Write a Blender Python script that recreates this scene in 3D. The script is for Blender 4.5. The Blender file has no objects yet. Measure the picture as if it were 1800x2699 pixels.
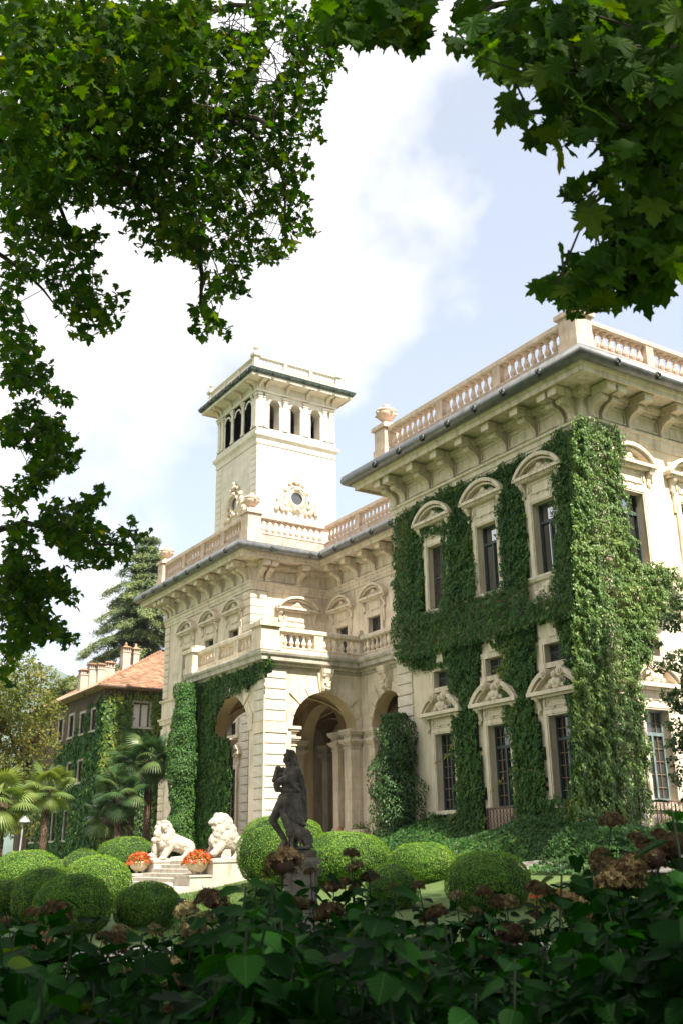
import bpy, bmesh, math, random
import numpy as np
from mathutils import Vector, Matrix, Euler

random.seed(7)
RNG = np.random.default_rng(11)
scn = bpy.context.scene
COL = scn.collection
R = math.radians

# ------------------------------------------------------------------ camera
F, YAW, PIT, ROL, EYE = 2640.0, R(32.85), R(18.81), R(-0.80), 1.6     # pixels of the 1800 x 2699 photograph
fw = np.array([math.sin(YAW)*math.cos(PIT), math.cos(YAW)*math.cos(PIT), math.sin(PIT)])
rt = np.array([math.cos(YAW), -math.sin(YAW), 0.0])
up = np.cross(rt, fw)
rt, up = rt*math.cos(ROL)+up*math.sin(ROL), -rt*math.sin(ROL)+up*math.cos(ROL)
CAM = np.array([0.0, 0.0, EYE])
cd = bpy.data.cameras.new('camera')
cam = bpy.data.objects.new('camera', cd); COL.objects.link(cam)
cd.sensor_fit = 'HORIZONTAL'; cd.sensor_width = 24.0; cd.lens = 24.0*F/1800.0
cd.clip_start = 0.1; cd.clip_end = 6000.0
cd.dof.use_dof = True; cd.dof.focus_distance = 42.0; cd.dof.aperture_fstop = 5.0
m3 = Matrix((tuple(rt), tuple(up), tuple(-fw))).transposed()
cam.matrix_world = Matrix.Translation(Vector(CAM)) @ m3.to_4x4()
scn.camera = cam

# ------------------------------------------------------------------ sky, sun, exposure
SUN_EL, SUN_PHI = R(53.0), R(-2.0)          # PHI: from -Y (behind the camera) towards +X
to_sun = Vector((math.sin(SUN_PHI)*math.cos(SUN_EL), -math.cos(SUN_PHI)*math.cos(SUN_EL), math.sin(SUN_EL)))
world = bpy.data.worlds.new('World'); scn.world = world; world.use_nodes = True
wn, wl = world.node_tree.nodes, world.node_tree.links
wn.clear()
sky = wn.new('ShaderNodeTexSky'); sky.sky_type = 'NISHITA'; sky.sun_disc = False
sky.sun_elevation = SUN_EL; sky.sun_rotation = math.atan2(to_sun.x, to_sun.y)
sky.altitude = 200; sky.air_density = 1.0; sky.dust_density = 1.5; sky.ozone_density = 1.0
tc = wn.new('ShaderNodeTexCoord')
nz = wn.new('ShaderNodeTexNoise'); nz.inputs['Scale'].default_value = 3.4; nz.inputs['Detail'].default_value = 5; nz.inputs['Roughness'].default_value = 0.55
dt = wn.new('ShaderNodeVectorMath'); dt.operation = 'DOT_PRODUCT'; dt.inputs[1].default_value = tuple((up-rt)/math.sqrt(2))     # a bank of cloud to the north-west
ma = wn.new('ShaderNodeMath'); ma.operation = 'MULTIPLY_ADD'; ma.inputs[1].default_value = 0.62
rp = wn.new('ShaderNodeValToRGB')
rp.color_ramp.elements[0].position = 0.415; rp.color_ramp.elements[0].color = (0.38, 0.38, 0.38, 1)
rp.color_ramp.elements[1].position = 0.505; rp.color_ramp.elements[1].color = (1, 1, 1, 1)
mx = wn.new('ShaderNodeMix'); mx.data_type = 'RGBA'
mx.inputs['B'].default_value = (5.0, 4.97, 4.93, 1)          # sunlit cloud, on the sky's own scale
bg = wn.new('ShaderNodeBackground'); bg.inputs['Strength'].default_value = 0.10
wo = wn.new('ShaderNodeOutputWorld')
wl.new(tc.outputs['Generated'], nz.inputs['Vector']); wl.new(tc.outputs['Generated'], dt.inputs[0])
wl.new(nz.outputs['Fac'], ma.inputs[0]); wl.new(dt.outputs['Value'], ma.inputs[2]); wl.new(ma.outputs[0], rp.inputs[0]); wl.new(rp.outputs[0], mx.inputs['Factor'])
wl.new(sky.outputs[0], mx.inputs['A']); wl.new(mx.outputs['Result'], bg.inputs['Color']); wl.new(bg.outputs[0], wo.inputs[0])
sd = bpy.data.lights.new('sun', 'SUN'); sd.energy = 5.0; sd.angle = R(0.53); sd.color = (1.0, 0.92, 0.80)
sun = bpy.data.objects.new('sun', sd); COL.objects.link(sun); sun.location = (10, -20, 40)
sun.rotation_euler = (-to_sun).to_track_quat('-Z', 'Y').to_euler()
vs = scn.view_settings; vs.view_transform = 'Standard'; vs.look = 'None'; vs.exposure = 1.38; vs.gamma = 1.0; vs.use_curve_mapping = False
cy = scn.cycles; cy.max_bounces = 5; cy.diffuse_bounces = 3; cy.glossy_bounces = 2; cy.transmission_bounces = 3; cy.transparent_max_bounces = 4
cy.caustics_reflective = False; cy.caustics_refractive = False

# ------------------------------------------------------------------ pixel -> place helpers (source pixels)
def ray(px, py): return fw + (px-900)/F*rt + (1349.5-py)/F*up
def onX(px, py, X): v = ray(px, py); return CAM + v*X/v[0]
def onY(px, py, Y): v = ray(px, py); return CAM + v*Y/v[1]
def at(px, py, t): return CAM + ray(px, py)*t
def project(P):
    q = np.asarray(P, float) - CAM; z = q @ fw
    z = np.where(np.abs(z) < 1e-6, 1e-6, z)
    return 900+F*(q @ rt)/z, 1349.5-F*(q @ up)/z, z
def crop(ox, oy, k): return lambda x, y: (ox+x/k, oy+y/k)
z2 = crop(400, 1400, 2.306); z3 = crop(400, 1850, 2.306); z5 = crop(980, 1200, 1.912); z6 = crop(980, 1700, 1.912)
z7 = crop(0, 1350, 3.015); z8 = crop(0, 1950, 2.529); zl = crop(340, 2080, 4.355); zs = crop(660, 1950, 5.6)

def smooth(t): t = np.clip(t, 0, 1); return t*t*(3-2*t)
def ground(x, y):
    return 1.4*smooth((x-16.5)/10.5)*(1.0) + 0.9*smooth((y-52)/25)*smooth((27-x)/8)

def vnoise(p):                                             # lattice value noise, 0..1
    i = np.floor(p); f = p-i; u = f*f*(3-2*f); out = 0.0
    for dx in (0, 1):
        for dy in (0, 1):
            for dz in (0, 1):
                h = np.sin((i[..., 0]+dx)*127.1+(i[..., 1]+dy)*311.7+(i[..., 2]+dz)*74.7)*43758.5453; h = h-np.floor(h)
                out = out+h*(u[..., 0] if dx else 1-u[..., 0])*(u[..., 1] if dy else 1-u[..., 1])*(u[..., 2] if dz else 1-u[..., 2])
    return out
def wob(p, s=1.0, seed=0.0):                               # smooth noise, about -1..1
    p = np.asarray(p, float)*s+np.array([seed*17.3, seed*7.1+3.3, seed*11.9])
    return (vnoise(p)*2-1)*.85+(vnoise(p*2.17+9.7)*2-1)*.45

# ------------------------------------------------------------------ materials
MAT = {}
def nodes(name):
    m = bpy.data.materials.new(name); m.use_nodes = True; MAT[name] = m
    nt = m.node_tree; return m, nt.nodes, nt.links, nt.nodes['Principled BSDF']
def stone(name, c1, c2, scale=1.2, rough=.85, bump=.25, bscale=18, streak=.5, dirt=(.16, .13, .10), dirt_amt=.35, bdist=.02, blocks=None):
    m, n, l, b = nodes(name)
    t = n.new('ShaderNodeTexCoord')
    a = n.new('ShaderNodeTexNoise'); a.inputs['Scale'].default_value = scale; a.inputs['Detail'].default_value = 6
    l.new(t.outputs['Object'], a.inputs['Vector'])
    r1 = n.new('ShaderNodeValToRGB'); r1.color_ramp.elements[0].position = .35; r1.color_ramp.elements[1].position = .68
    r1.color_ramp.elements[0].color = (*c1, 1); r1.color_ramp.elements[1].color = (*c2, 1); l.new(a.outputs['Fac'], r1.inputs[0])
    mp = n.new('ShaderNodeMapping'); mp.inputs['Scale'].default_value = (3.2, 3.2, streak); l.new(t.outputs['Object'], mp.inputs['Vector'])
    s = n.new('ShaderNodeTexNoise'); s.inputs['Scale'].default_value = 1.3; s.inputs['Detail'].default_value = 8; s.inputs['Roughness'].default_value = .65
    l.new(mp.outputs[0], s.inputs['Vector'])
    r2 = n.new('ShaderNodeValToRGB'); r2.color_ramp.elements[0].position = .48; r2.color_ramp.elements[1].position = .74
    r2.color_ramp.elements[0].color = (0, 0, 0, 1); r2.color_ramp.elements[1].color = (dirt_amt,)*3+(1,); l.new(s.outputs['Fac'], r2.inputs[0])
    x = n.new('ShaderNodeMix'); x.data_type = 'RGBA'; x.inputs['B'].default_value = (*dirt, 1)
    l.new(r2.outputs[0], x.inputs['Factor']); src = r1.outputs[0]
    if blocks:
        sp = n.new('ShaderNodeSeparateXYZ'); l.new(t.outputs['Object'], sp.inputs[0]); ad = n.new('ShaderNodeMath'); l.new(sp.outputs[0], ad.inputs[0]); l.new(sp.outputs[1], ad.inputs[1])
        cb = n.new('ShaderNodeCombineXYZ'); l.new(ad.outputs[0], cb.inputs[0]); l.new(sp.outputs[2], cb.inputs[1])
        bt = n.new('ShaderNodeTexBrick'); bt.inputs['Scale'].default_value = 1.0; bt.inputs['Brick Width'].default_value = blocks[0]; bt.inputs['Row Height'].default_value = blocks[1]; bt.inputs['Mortar Size'].default_value = .006; bt.inputs['Mortar Smooth'].default_value = .3
        bt.inputs['Color1'].default_value = (1.04, 1.03, 1.02, 1); bt.inputs['Color2'].default_value = (.90, .89, .87, 1); bt.inputs['Mortar'].default_value = (.80, .76, .70, 1); l.new(cb.outputs[0], bt.inputs['Vector'])
        mu = n.new('ShaderNodeMix'); mu.data_type = 'RGBA'; mu.blend_type = 'MULTIPLY'; mu.inputs['Factor'].default_value = 1.0; l.new(src, mu.inputs['A']); l.new(bt.outputs['Color'], mu.inputs['B']); src = mu.outputs['Result']
    l.new(src, x.inputs['A']); l.new(x.outputs['Result'], b.inputs['Base Color'])
    b.inputs['Roughness'].default_value = rough; b.inputs['Specular IOR Level'].default_value = .25
    g = n.new('ShaderNodeTexNoise'); g.inputs['Scale'].default_value = bscale; g.inputs['Detail'].default_value = 5; l.new(t.outputs['Object'], g.inputs['Vector'])
    bp = n.new('ShaderNodeBump'); bp.inputs['Strength'].default_value = bump; bp.inputs['Distance'].default_value = bdist
    l.new(g.outputs['Fac'], bp.inputs['Height']); l.new(bp.outputs[0], b.inputs['Normal'])
    return m
def plain(name, c, rough=.6, metal=0.0, spec=.4, var=.25, scale=6):
    m, n, l, b = nodes(name)
    t = n.new('ShaderNodeTexCoord'); a = n.new('ShaderNodeTexNoise'); a.inputs['Scale'].default_value = scale; a.inputs['Detail'].default_value = 5
    l.new(t.outputs['Object'], a.inputs['Vector'])
    r1 = n.new('ShaderNodeValToRGB'); r1.color_ramp.elements[0].position = .3; r1.color_ramp.elements[1].position = .7
    r1.color_ramp.elements[0].color = tuple(v*(1-var) for v in c)+(1,); r1.color_ramp.elements[1].color = tuple(min(1, v*(1+var)) for v in c)+(1,)
    l.new(a.outputs['Fac'], r1.inputs[0]); l.new(r1.outputs[0], b.inputs['Base Color'])
    b.inputs['Roughness'].default_value = rough; b.inputs['Metallic'].default_value = metal; b.inputs['Specular IOR Level'].default_value = spec
    return m
def leafmat(name, ramp, trans=.3, rough=.5, spec=.4, tcol=None):
    m, n, l, b = nodes(name)
    a = n.new('ShaderNodeAttribute'); a.attribute_name = 'tint'
    r1 = n.new('ShaderNodeValToRGB'); r1.color_ramp.elements[0].color = (*ramp[0][1], 1); r1.color_ramp.elements[0].position = ramp[0][0]
    r1.color_ramp.elements[1].color = (*ramp[-1][1], 1); r1.color_ramp.elements[1].position = ramp[-1][0]
    for p, c in ramp[1:-1]:
        e = r1.color_ramp.elements.new(p); e.color = (*c, 1)
    l.new(a.outputs['Fac'], r1.inputs[0]); l.new(r1.outputs[0], b.inputs['Base Color'])
    b.inputs['Roughness'].default_value = rough; b.inputs['Specular IOR Level'].default_value = spec
    tr = n.new('ShaderNodeBsdfTranslucent'); hs = n.new('ShaderNodeHueSaturation')
    hs.inputs['Saturation'].default_value = 1.15; hs.inputs['Value'].default_value = 1.9; hs.inputs['Hue'].default_value = .485
    l.new(r1.outputs[0], hs.inputs['Color']); l.new(hs.outputs[0], tr.inputs['Color'])
    ms = n.new('ShaderNodeMixShader'); ms.inputs[0].default_value = trans
    l.new(b.outputs[0], ms.inputs[1]); l.new(tr.outputs[0], ms.inputs[2]); l.new(ms.outputs[0], n['Material Output'].inputs[0])
    return m
def glassmat(name, c=(.012, .014, .016), rough=.03):
    m, n, l, b = nodes(name); b.inputs['Base Color'].default_value = (*c, 1); b.inputs['Roughness'].default_value = rough
    b.inputs['IOR'].default_value = 1.7; b.inputs['Specular IOR Level'].default_value = .8; return m

stone('cream_stone', (.64, .54, .42), (.75, .655, .53), 1.1, blocks=(1.1, .5), dirt_amt=.55)
stone('tower_stone', (.64, .58, .50), (.72, .67, .59), .9, dirt_amt=.25, blocks=(1.2, .47))
stone('rough_stone', (.60, .53, .44), (.72, .65, .56), 2.5, bump=.9, bscale=9, bdist=.05, dirt_amt=.3)
stone('pink_stone', (.54, .40, .31), (.66, .53, .43), 2.0, dirt_amt=.55)
stone('red_course', (.40, .31, .26), (.54, .44, .38), 3.0, dirt_amt=.6)
stone('plaster', (.67, .56, .42), (.76, .66, .515), .6, bump=.12, dirt_amt=.35)
stone('trim_stone', (.62, .525, .405), (.73, .635, .51), 1.6, dirt_amt=.6)
stone('grey_ledge', (.38, .34, .28), (.54, .50, .42), 2.2, dirt_amt=.6)
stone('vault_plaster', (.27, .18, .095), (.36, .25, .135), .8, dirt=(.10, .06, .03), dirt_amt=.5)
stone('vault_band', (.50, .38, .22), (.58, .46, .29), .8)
stone('dark_stone', (.055, .047, .039), (.15, .128, .104), 5, bump=.6, bscale=22, dirt=(.02, .018, .015), dirt_amt=.7)
stone('pedestal_stone', (.13, .115, .095), (.25, .225, .19), 3, dirt=(.05, .045, .04), dirt_amt=.7)
stone('white_stone', (.36, .315, .26), (.52, .475, .41), 6, bump=.5, bscale=25, dirt=(.25, .19, .13), dirt_amt=.5)
stone('step_stone', (.42, .38, .32), (.55, .50, .43), 2, dirt_amt=.4)
stone('house_wall', (.060, .040, .027), (.115, .078, .054), 2, dirt_amt=.5)
stone('chimney_plaster', (.36, .31, .26), (.46, .41, .35), 2)
stone('bounce_gravel', (.42, .38, .33), (.56, .52, .46), 30, bump=.6, bscale=60)
stone('gravel', (.25, .24, .23), (.42, .40, .38), 30, bump=.8, bscale=60)
plain('gutter_metal', (.17, .175, .18), .42, .5, .5, .3, 3)
plain('bronze_mask', (.045, .05, .045), .5, .3)
plain('green_copper', (.055, .075, .062), .55, .2, var=.5, scale=5)
plain('dark_frame', (.045, .06, .062), .45)
plain('grey_frame', (.16, .21, .21), .5)
plain('shutter_brown', (.085, .07, .058), .6)
plain('shutter_dark', (.05, .052, .048), .6)
plain('muntin', (.22, .15, .09), .6)
plain('rust_iron', (.11, .062, .045), .7)
plain('wood_brown', (.09, .05, .03), .6)
plain('curtain', (.62, .60, .58), .9, var=.08)
plain('interior_dark', (.035, .022, .013), .9)
plain('roof_tile', (.31, .168, .100), .85, var=.38, scale=2.3)
def tile_var(m):
    n, l = m.node_tree.nodes, m.node_tree.links; oi = n.new('ShaderNodeObjectInfo'); hs = n.new('ShaderNodeHueSaturation'); r = [q for q in n if q.bl_idname == 'ShaderNodeValToRGB'][0]; mr = n.new('ShaderNodeMapRange'); mr.inputs['To Min'].default_value = .55; mr.inputs['To Max'].default_value = 1.3
    l.new(oi.outputs['Random'], mr.inputs['Value']); l.new(mr.outputs[0], hs.inputs['Value']); l.new(r.outputs[0], hs.inputs['Color']); l.new(hs.outputs[0], n['Principled BSDF'].inputs['Base Color'])
tile_var(MAT['roof_tile'])
plain('bark', (.07, .052, .038), .95, var=.4, scale=12)
plain('plane_bark', (.045, .036, .026), .95, var=.4, scale=9)
plain('palm_bark', (.10, .068, .045), .95, var=.5, scale=14)
plain('lamp_metal', (.42, .43, .44), .4, .4)
plain('box_core', (.010, .024, .007), .9)
plain('ivy_mat', (.016, .026, .010), .9, var=.4)
plain('green_stem', (.012, .022, .008), .9); plain('soil', (.03, .024, .016), .95)
plain('bowl', (.50, .43, .30), .65, var=.2)
plain('skin', (.55, .32, .22), .6); plain('hair', (.42, .24, .10), .6, var=.3, scale=30); plain('cloth', (.12, .10, .09), .9)
plain('chair_metal', (.05, .05, .05), .4)
plain('black_plastic', (.02, .02, .02), .5)
plain('hill_green', (.07, .10, .075), .95, var=.3, scale=.02)
glassmat('glass'); gs_ = glassmat('glass_sky', (.42, .44, .47), .04); gs_.node_tree.nodes['Principled BSDF'].inputs['Metallic'].default_value = 1.0; glassmat('glass_soft', (.05, .05, .05), .12)
leafmat('ivy_leaf', [(0, (.020, .066, .011)), (.5, (.046, .128, .020)), (.85, (.10, .175, .03)), (1, (.26, .25, .045))], .25, .55, .3)
leafmat('ivy_bright', [(0, (.035, .090, .014)), (.6, (.095, .165, .026)), (1, (.28, .28, .05))], .28, .55, .3)
leafmat('vine_leaf', [(0, (.018, .055, .014)), (.6, (.042, .105, .024)), (1, (.13, .17, .04))], .25, .5, .4)
leafmat('box_leaf', [(0, (.030, .095, .012)), (.5, (.095, .20, .026)), (1, (.24, .34, .055))], .35, .6, .2)
leafmat('plane_leaf', [(0, (.012, .042, .006)), (.55, (.034, .085, .009)), (.85, (.075, .125, .013)), (1, (.125, .135, .016))], .5, .6, .12)
leafmat('tree_leaf', [(0, (.045, .080, .016)), (.55, (.12, .145, .032)), (1, (.30, .23, .06))], .35, .6, .25)
leafmat('shrub_leaf', [(0, (.020, .048, .012)), (1, (.06, .10, .025))], .25, .35, .5)
leafmat('cedar_needle', [(0, (.045, .085, .045)), (.6, (.12, .17, .075)), (1, (.25, .29, .11))], .2, .7, .2)
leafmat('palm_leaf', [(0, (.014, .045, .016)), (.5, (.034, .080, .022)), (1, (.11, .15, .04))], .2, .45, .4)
leafmat('palm_sunny', [(0, (.065, .125, .03)), (1, (.20, .25, .06))], .25, .5, .4)  # lit copy of palm_leaf for the sunlit palms, sun put into the colour
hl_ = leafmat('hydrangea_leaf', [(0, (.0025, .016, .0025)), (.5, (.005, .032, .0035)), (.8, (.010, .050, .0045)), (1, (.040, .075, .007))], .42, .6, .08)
def veins(m):
    n, l = m.node_tree.nodes, m.node_tree.links; t = n.new('ShaderNodeTexCoord'); sp = n.new('ShaderNodeSeparateXYZ'); l.new(t.outputs['Object'], sp.inputs[0])
    def M(op, a, b=None, c=None):
        q = n.new('ShaderNodeMath'); q.operation = op
        for i, v in enumerate((a, b, c)):
            if v is None: continue
            if isinstance(v, (int, float)): q.inputs[i].default_value = v
            else: l.new(v, q.inputs[i])
        return q.outputs[0]
    ax = M('ABSOLUTE', sp.outputs[0]); fr = M('FRACT', M('MULTIPLY', M('SUBTRACT', sp.outputs[1], M('MULTIPLY', ax, .75)), 7.0)); side = M('LESS_THAN', M('ABSOLUTE', M('SUBTRACT', fr, .5)), .07); mid = M('LESS_THAN', ax, .016); v = M('MULTIPLY', M('MAXIMUM', side, mid), .5)
    r = [q for q in n if q.bl_idname == 'ShaderNodeValToRGB'][0]; b = n['Principled BSDF']; mx_ = n.new('ShaderNodeMix'); mx_.data_type = 'RGBA'; mx_.inputs['B'].default_value = (.03, .085, .02, 1); l.new(v, mx_.inputs['Factor']); l.new(r.outputs[0], mx_.inputs['A']); l.new(mx_.outputs['Result'], b.inputs['Base Color'])
veins(hl_)
leafmat('ivy_sun', [(0, (.030, .080, .014)), (.5, (.095, .175, .034)), (.85, (.20, .27, .07)), (1, (.36, .35, .10))], .25, .45, .4)  # brighter copy of ivy_leaf for the sunny face, sunlight put into the colour
leafmat('dry_flower', [(0, (.040, .021, .013)), (.45, (.095, .062, .028)), (.75, (.125, .108, .040)), (1, (.27, .24, .12))], .2, .8, .2)
leafmat('red_flower', [(0, (.42, .06, .02)), (.7, (.62, .11, .03)), (1, (.70, .20, .05))], .25, .6, .3)
leafmat('grass_blade', [(0, (.05, .11, .02)), (1, (.12, .19, .04))], .3, .6, .3)
def grassmat():
    m, n, l, b = nodes('lawn_grass')
    t = n.new('ShaderNodeTexCoord'); a = n.new('ShaderNodeTexNoise'); a.inputs['Scale'].default_value = .7; a.inputs['Detail'].default_value = 10; a.inputs['Roughness'].default_value = .7
    l.new(t.outputs['Object'], a.inputs['Vector']); r1 = n.new('ShaderNodeValToRGB'); r1.color_ramp.elements[0].position = .3; r1.color_ramp.elements[1].position = .72
    r1.color_ramp.elements[0].color = (.040, .085, .016, 1); r1.color_ramp.elements[1].color = (.11, .16, .035, 1)
    l.new(a.outputs['Fac'], r1.inputs[0]); l.new(r1.outputs[0], b.inputs['Base Color']); b.inputs['Roughness'].default_value = .9
    g = n.new('ShaderNodeTexNoise'); g.inputs['Scale'].default_value = 40; l.new(t.outputs['Object'], g.inputs['Vector'])
    bp = n.new('ShaderNodeBump'); bp.inputs['Strength'].default_value = 1; bp.inputs['Distance'].default_value = .04; l.new(g.outputs['Fac'], bp.inputs['Height']); l.new(bp.outputs[0], b.inputs['Normal'])
grassmat()

# ------------------------------------------------------------------ objects
WM = {}
def put(o, parent=None, local=False, loc=(0, 0, 0), rz=0.0):
    m = Matrix.Translation(Vector(loc)) @ Matrix.Rotation(rz, 4, 'Z')
    COL.objects.link(o); o.location = loc; o.rotation_euler = (0, 0, rz)
    if parent is None: WM[o.name] = m
    else:
        o.parent = parent; pw = WM.get(parent.name, Matrix.Identity(4))
        if local: WM[o.name] = pw @ m
        else: o.matrix_parent_inverse = pw.inverted(); WM[o.name] = m
    return o
def tag(o, label, cat, group=None):
    o['label'] = label; o['category'] = cat
    if group: o['group'] = group
    return o
def empty(name, loc=(0, 0, 0), rz=0.0, parent=None, label=None, cat=None, group=None, local=False):
    o = bpy.data.objects.new(name, None); o.empty_display_size = .2
    put(o, parent, local, loc, rz)
    if label: tag(o, label, cat, group)
    return o
def mobj(name, mesh, parent=None, local=False, loc=(0, 0, 0), rz=0.0):
    return put(bpy.data.objects.new(name, mesh), parent, local, loc, rz)

class MB:
    def __init__(s): s.v = []; s.f = []; s.m = []; s.cur = 0
    def add(s, vs, fs):
        k = len(s.v); s.v.extend([tuple(map(float, p)) for p in vs]); s.f.extend([tuple(i+k for i in f) for f in fs]); s.m.extend([s.cur]*len(fs)); return s
    def box(s, x0, x1, y0, y1, z0, z1):
        return s.add([(x0,y0,z0),(x1,y0,z0),(x1,y1,z0),(x0,y1,z0),(x0,y0,z1),(x1,y0,z1),(x1,y1,z1),(x0,y1,z1)],
                     [(0,3,2,1),(4,5,6,7),(0,1,5,4),(1,2,6,5),(2,3,7,6),(3,0,4,7)])
    def pillow(s, x0, x1, y0, y1, z0, z1, c=.03):
        vs = []
        for z, i in ((z0, c), (z0+c, 0), (z1-c, 0), (z1, c)):
            vs += [(x0+i,y0+i,z),(x1-i,y0+i,z),(x1-i,y1-i,z),(x0+i,y1-i,z)]
        fs = [(0,3,2,1),(12,13,14,15)]
        for k in range(3):
            for i in range(4): fs.append((4*k+i, 4*k+(i+1) % 4, 4*k+4+(i+1) % 4, 4*k+4+i))
        return s.add(vs, fs)
    def lathe(s, prof, seg=12, c=(0, 0, 0), lobes=0, amp=0):
        vs = []; fs = []
        for r, z in prof:
            for i in range(seg):
                a = 2*math.pi*i/seg; rr = r*(1+amp*math.cos(lobes*a)) if lobes else r
                vs.append((c[0]+rr*math.cos(a), c[1]+rr*math.sin(a), c[2]+z))
        n = len(prof)
        for k in range(n-1):
            for i in range(seg):
                j = (i+1) % seg; fs.append((k*seg+i, k*seg+j, (k+1)*seg+j, (k+1)*seg+i))
        fs.append(tuple(range(seg-1, -1, -1))); fs.append(tuple(range((n-1)*seg, n*seg)))
        return s.add(vs, fs)
    def tube(s, path, rad, seg=6):
        P = [Vector(p) for p in path]; n = len(P); vs = []; fs = []
        rad = rad if hasattr(rad, '__len__') else [rad]*n
        for i, p in enumerate(P):
            d = (P[min(i+1, n-1)]-P[max(i-1, 0)]).normalized()
            a = d.cross(Vector((0, 0, 1)) if abs(d.z) < .9 else Vector((1, 0, 0))).normalized(); b = d.cross(a)
            for k in range(seg):
                t = 2*math.pi*k/seg; vs.append(p+(a*math.cos(t)+b*math.sin(t))*rad[i])
        for i in range(n-1):
            for k in range(seg):
                j = (k+1) % seg; fs.append((i*seg+k, i*seg+j, (i+1)*seg+j, (i+1)*seg+k))
        fs.append(tuple(range(seg-1, -1, -1))); fs.append(tuple(range((n-1)*seg, n*seg)))
        return s.add(vs, fs)
    def ball(s, c, r, seg=10, rings=7, rot=None):
        r = r if hasattr(r, '__len__') else (r, r, r); vs = []; fs = []
        for k in range(rings+1):
            t = math.pi*k/rings
            for i in range(seg):
                a = 2*math.pi*i/seg; p = Vector((r[0]*math.sin(t)*math.cos(a), r[1]*math.sin(t)*math.sin(a), r[2]*math.cos(t)))
                if rot: p = rot @ p
                vs.append((p.x+c[0], p.y+c[1], p.z+c[2]))
        for k in range(rings):
            for i in range(seg):
                j = (i+1) % seg; fs.append((k*seg+i, (k+1)*seg+i, (k+1)*seg+j, k*seg+j))
        return s.add(vs, fs)
    def capsule(s, a, b, ra, rb, seg=10):
        a, b = Vector(a), Vector(b); d = (b-a); L = d.length; d = d.normalized()
        path = []; rad = []
        for t in (-.98, -.7, -.3): path.append(a+d*ra*t); rad.append(ra*math.sqrt(1-t*t))
        path.append(a); rad.append(ra); path.append(b); rad.append(rb)
        for t in (.3, .7, .98): path.append(b+d*rb*t); rad.append(rb*math.sqrt(1-t*t))
        return s.tube(path, rad, seg)
    def extrude(s, poly, w, axis='x', off=0.0):
        """poly of (outward n, z) pairs, local outward = -y, extruded over width w along x"""
        n = len(poly)
        vs = [(off-w/2, -p[0], p[1]) for p in poly]+[(off+w/2, -p[0], p[1]) for p in poly]
        fs = [tuple(range(n)), tuple(range(2*n-1, n-1, -1))]+[(i, i+n, (i+1) % n+n, (i+1) % n) for i in range(n)]
        return s.add(vs, fs)
    def sweep(s, prof, path, closed=False):
        """prof of (outward n, z); path of plan points, outward = left of travel, mitred"""
        P = [Vector(p) for p in path]; n = len(P); vs = []; fs = []; k = len(prof)
        for i in range(n):
            d0 = (P[i]-P[i-1]).normalized() if i > 0 or closed else None
            d1 = (P[(i+1) % n]-P[i]).normalized() if i < n-1 or closed else None
            d0 = d0 or d1; d1 = d1 or d0
            n0 = Vector((-d0.y, d0.x)); n1 = Vector((-d1.y, d1.x)); mt = (n0+n1); mt /= (1+n0.dot(n1))
            for a, z in prof: vs.append((P[i].x+mt.x*a, P[i].y+mt.y*a, z))
        for i in range(n if closed else n-1):
            for j in range(k-1): fs.append((i*k+j, ((i+1) % n)*k+j, ((i+1) % n)*k+j+1, i*k+j+1))
        return s.add(vs, fs)
    def mesh(s, name, mats, smooth=False):
        me = bpy.data.meshes.new(name); me.from_pydata(s.v, [], s.f)
        for m in (mats if isinstance(mats, (list, tuple)) else [mats]): me.materials.append(MAT[m])
        if any(s.m): me.polygons.foreach_set('material_index', s.m)
        if smooth: me.polygons.foreach_set('use_smooth', [True]*len(s.f))
        me.update(); return me
    def build(s, name, mats, parent=None, smooth=False, **kw): return mobj(name, s.mesh(name, mats, smooth), parent, **kw)

CACHE = {}
def cached(key, fn):
    if key not in CACHE: CACHE[key] = fn()
    return CACHE[key]

def sculpt(name, mb, mat, voxel, parent=None, smooth_it=4, disp=0.0, dsize=.1, local=False):
    """overlapping forms fused into one continuous carved surface"""
    me = mb.mesh(name+'_form', mat); o = bpy.data.objects.new(name+'_form', me); COL.objects.link(o)
    r = o.modifiers.new('r', 'REMESH'); r.mode = 'VOXEL'; r.voxel_size = voxel; r.use_smooth_shade = True
    sm = o.modifiers.new('s', 'SMOOTH'); sm.iterations = smooth_it; sm.factor = .5
    dg = bpy.context.evaluated_depsgraph_get(); dg.update()
    out = bpy.data.meshes.new_from_object(o.evaluated_get(dg)); out.name = name
    bpy.data.objects.remove(o); bpy.data.meshes.remove(me)
    if disp:
        n = len(out.vertices); co = np.empty(n*3); no = np.empty(n*3)
        out.vertices.foreach_get('co', co); out.vertices.foreach_get('normal', no)
        co = co.reshape(-1, 3); no = no.reshape(-1, 3)
        co += no*(disp*wob(co*np.array([1, 1, .45]), 1/dsize))[:, None]; out.vertices.foreach_set('co', co.ravel()); out.update()
    if not out.materials: out.materials.append(MAT[mat])
    return mobj(name, out, parent, local=local)

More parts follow.
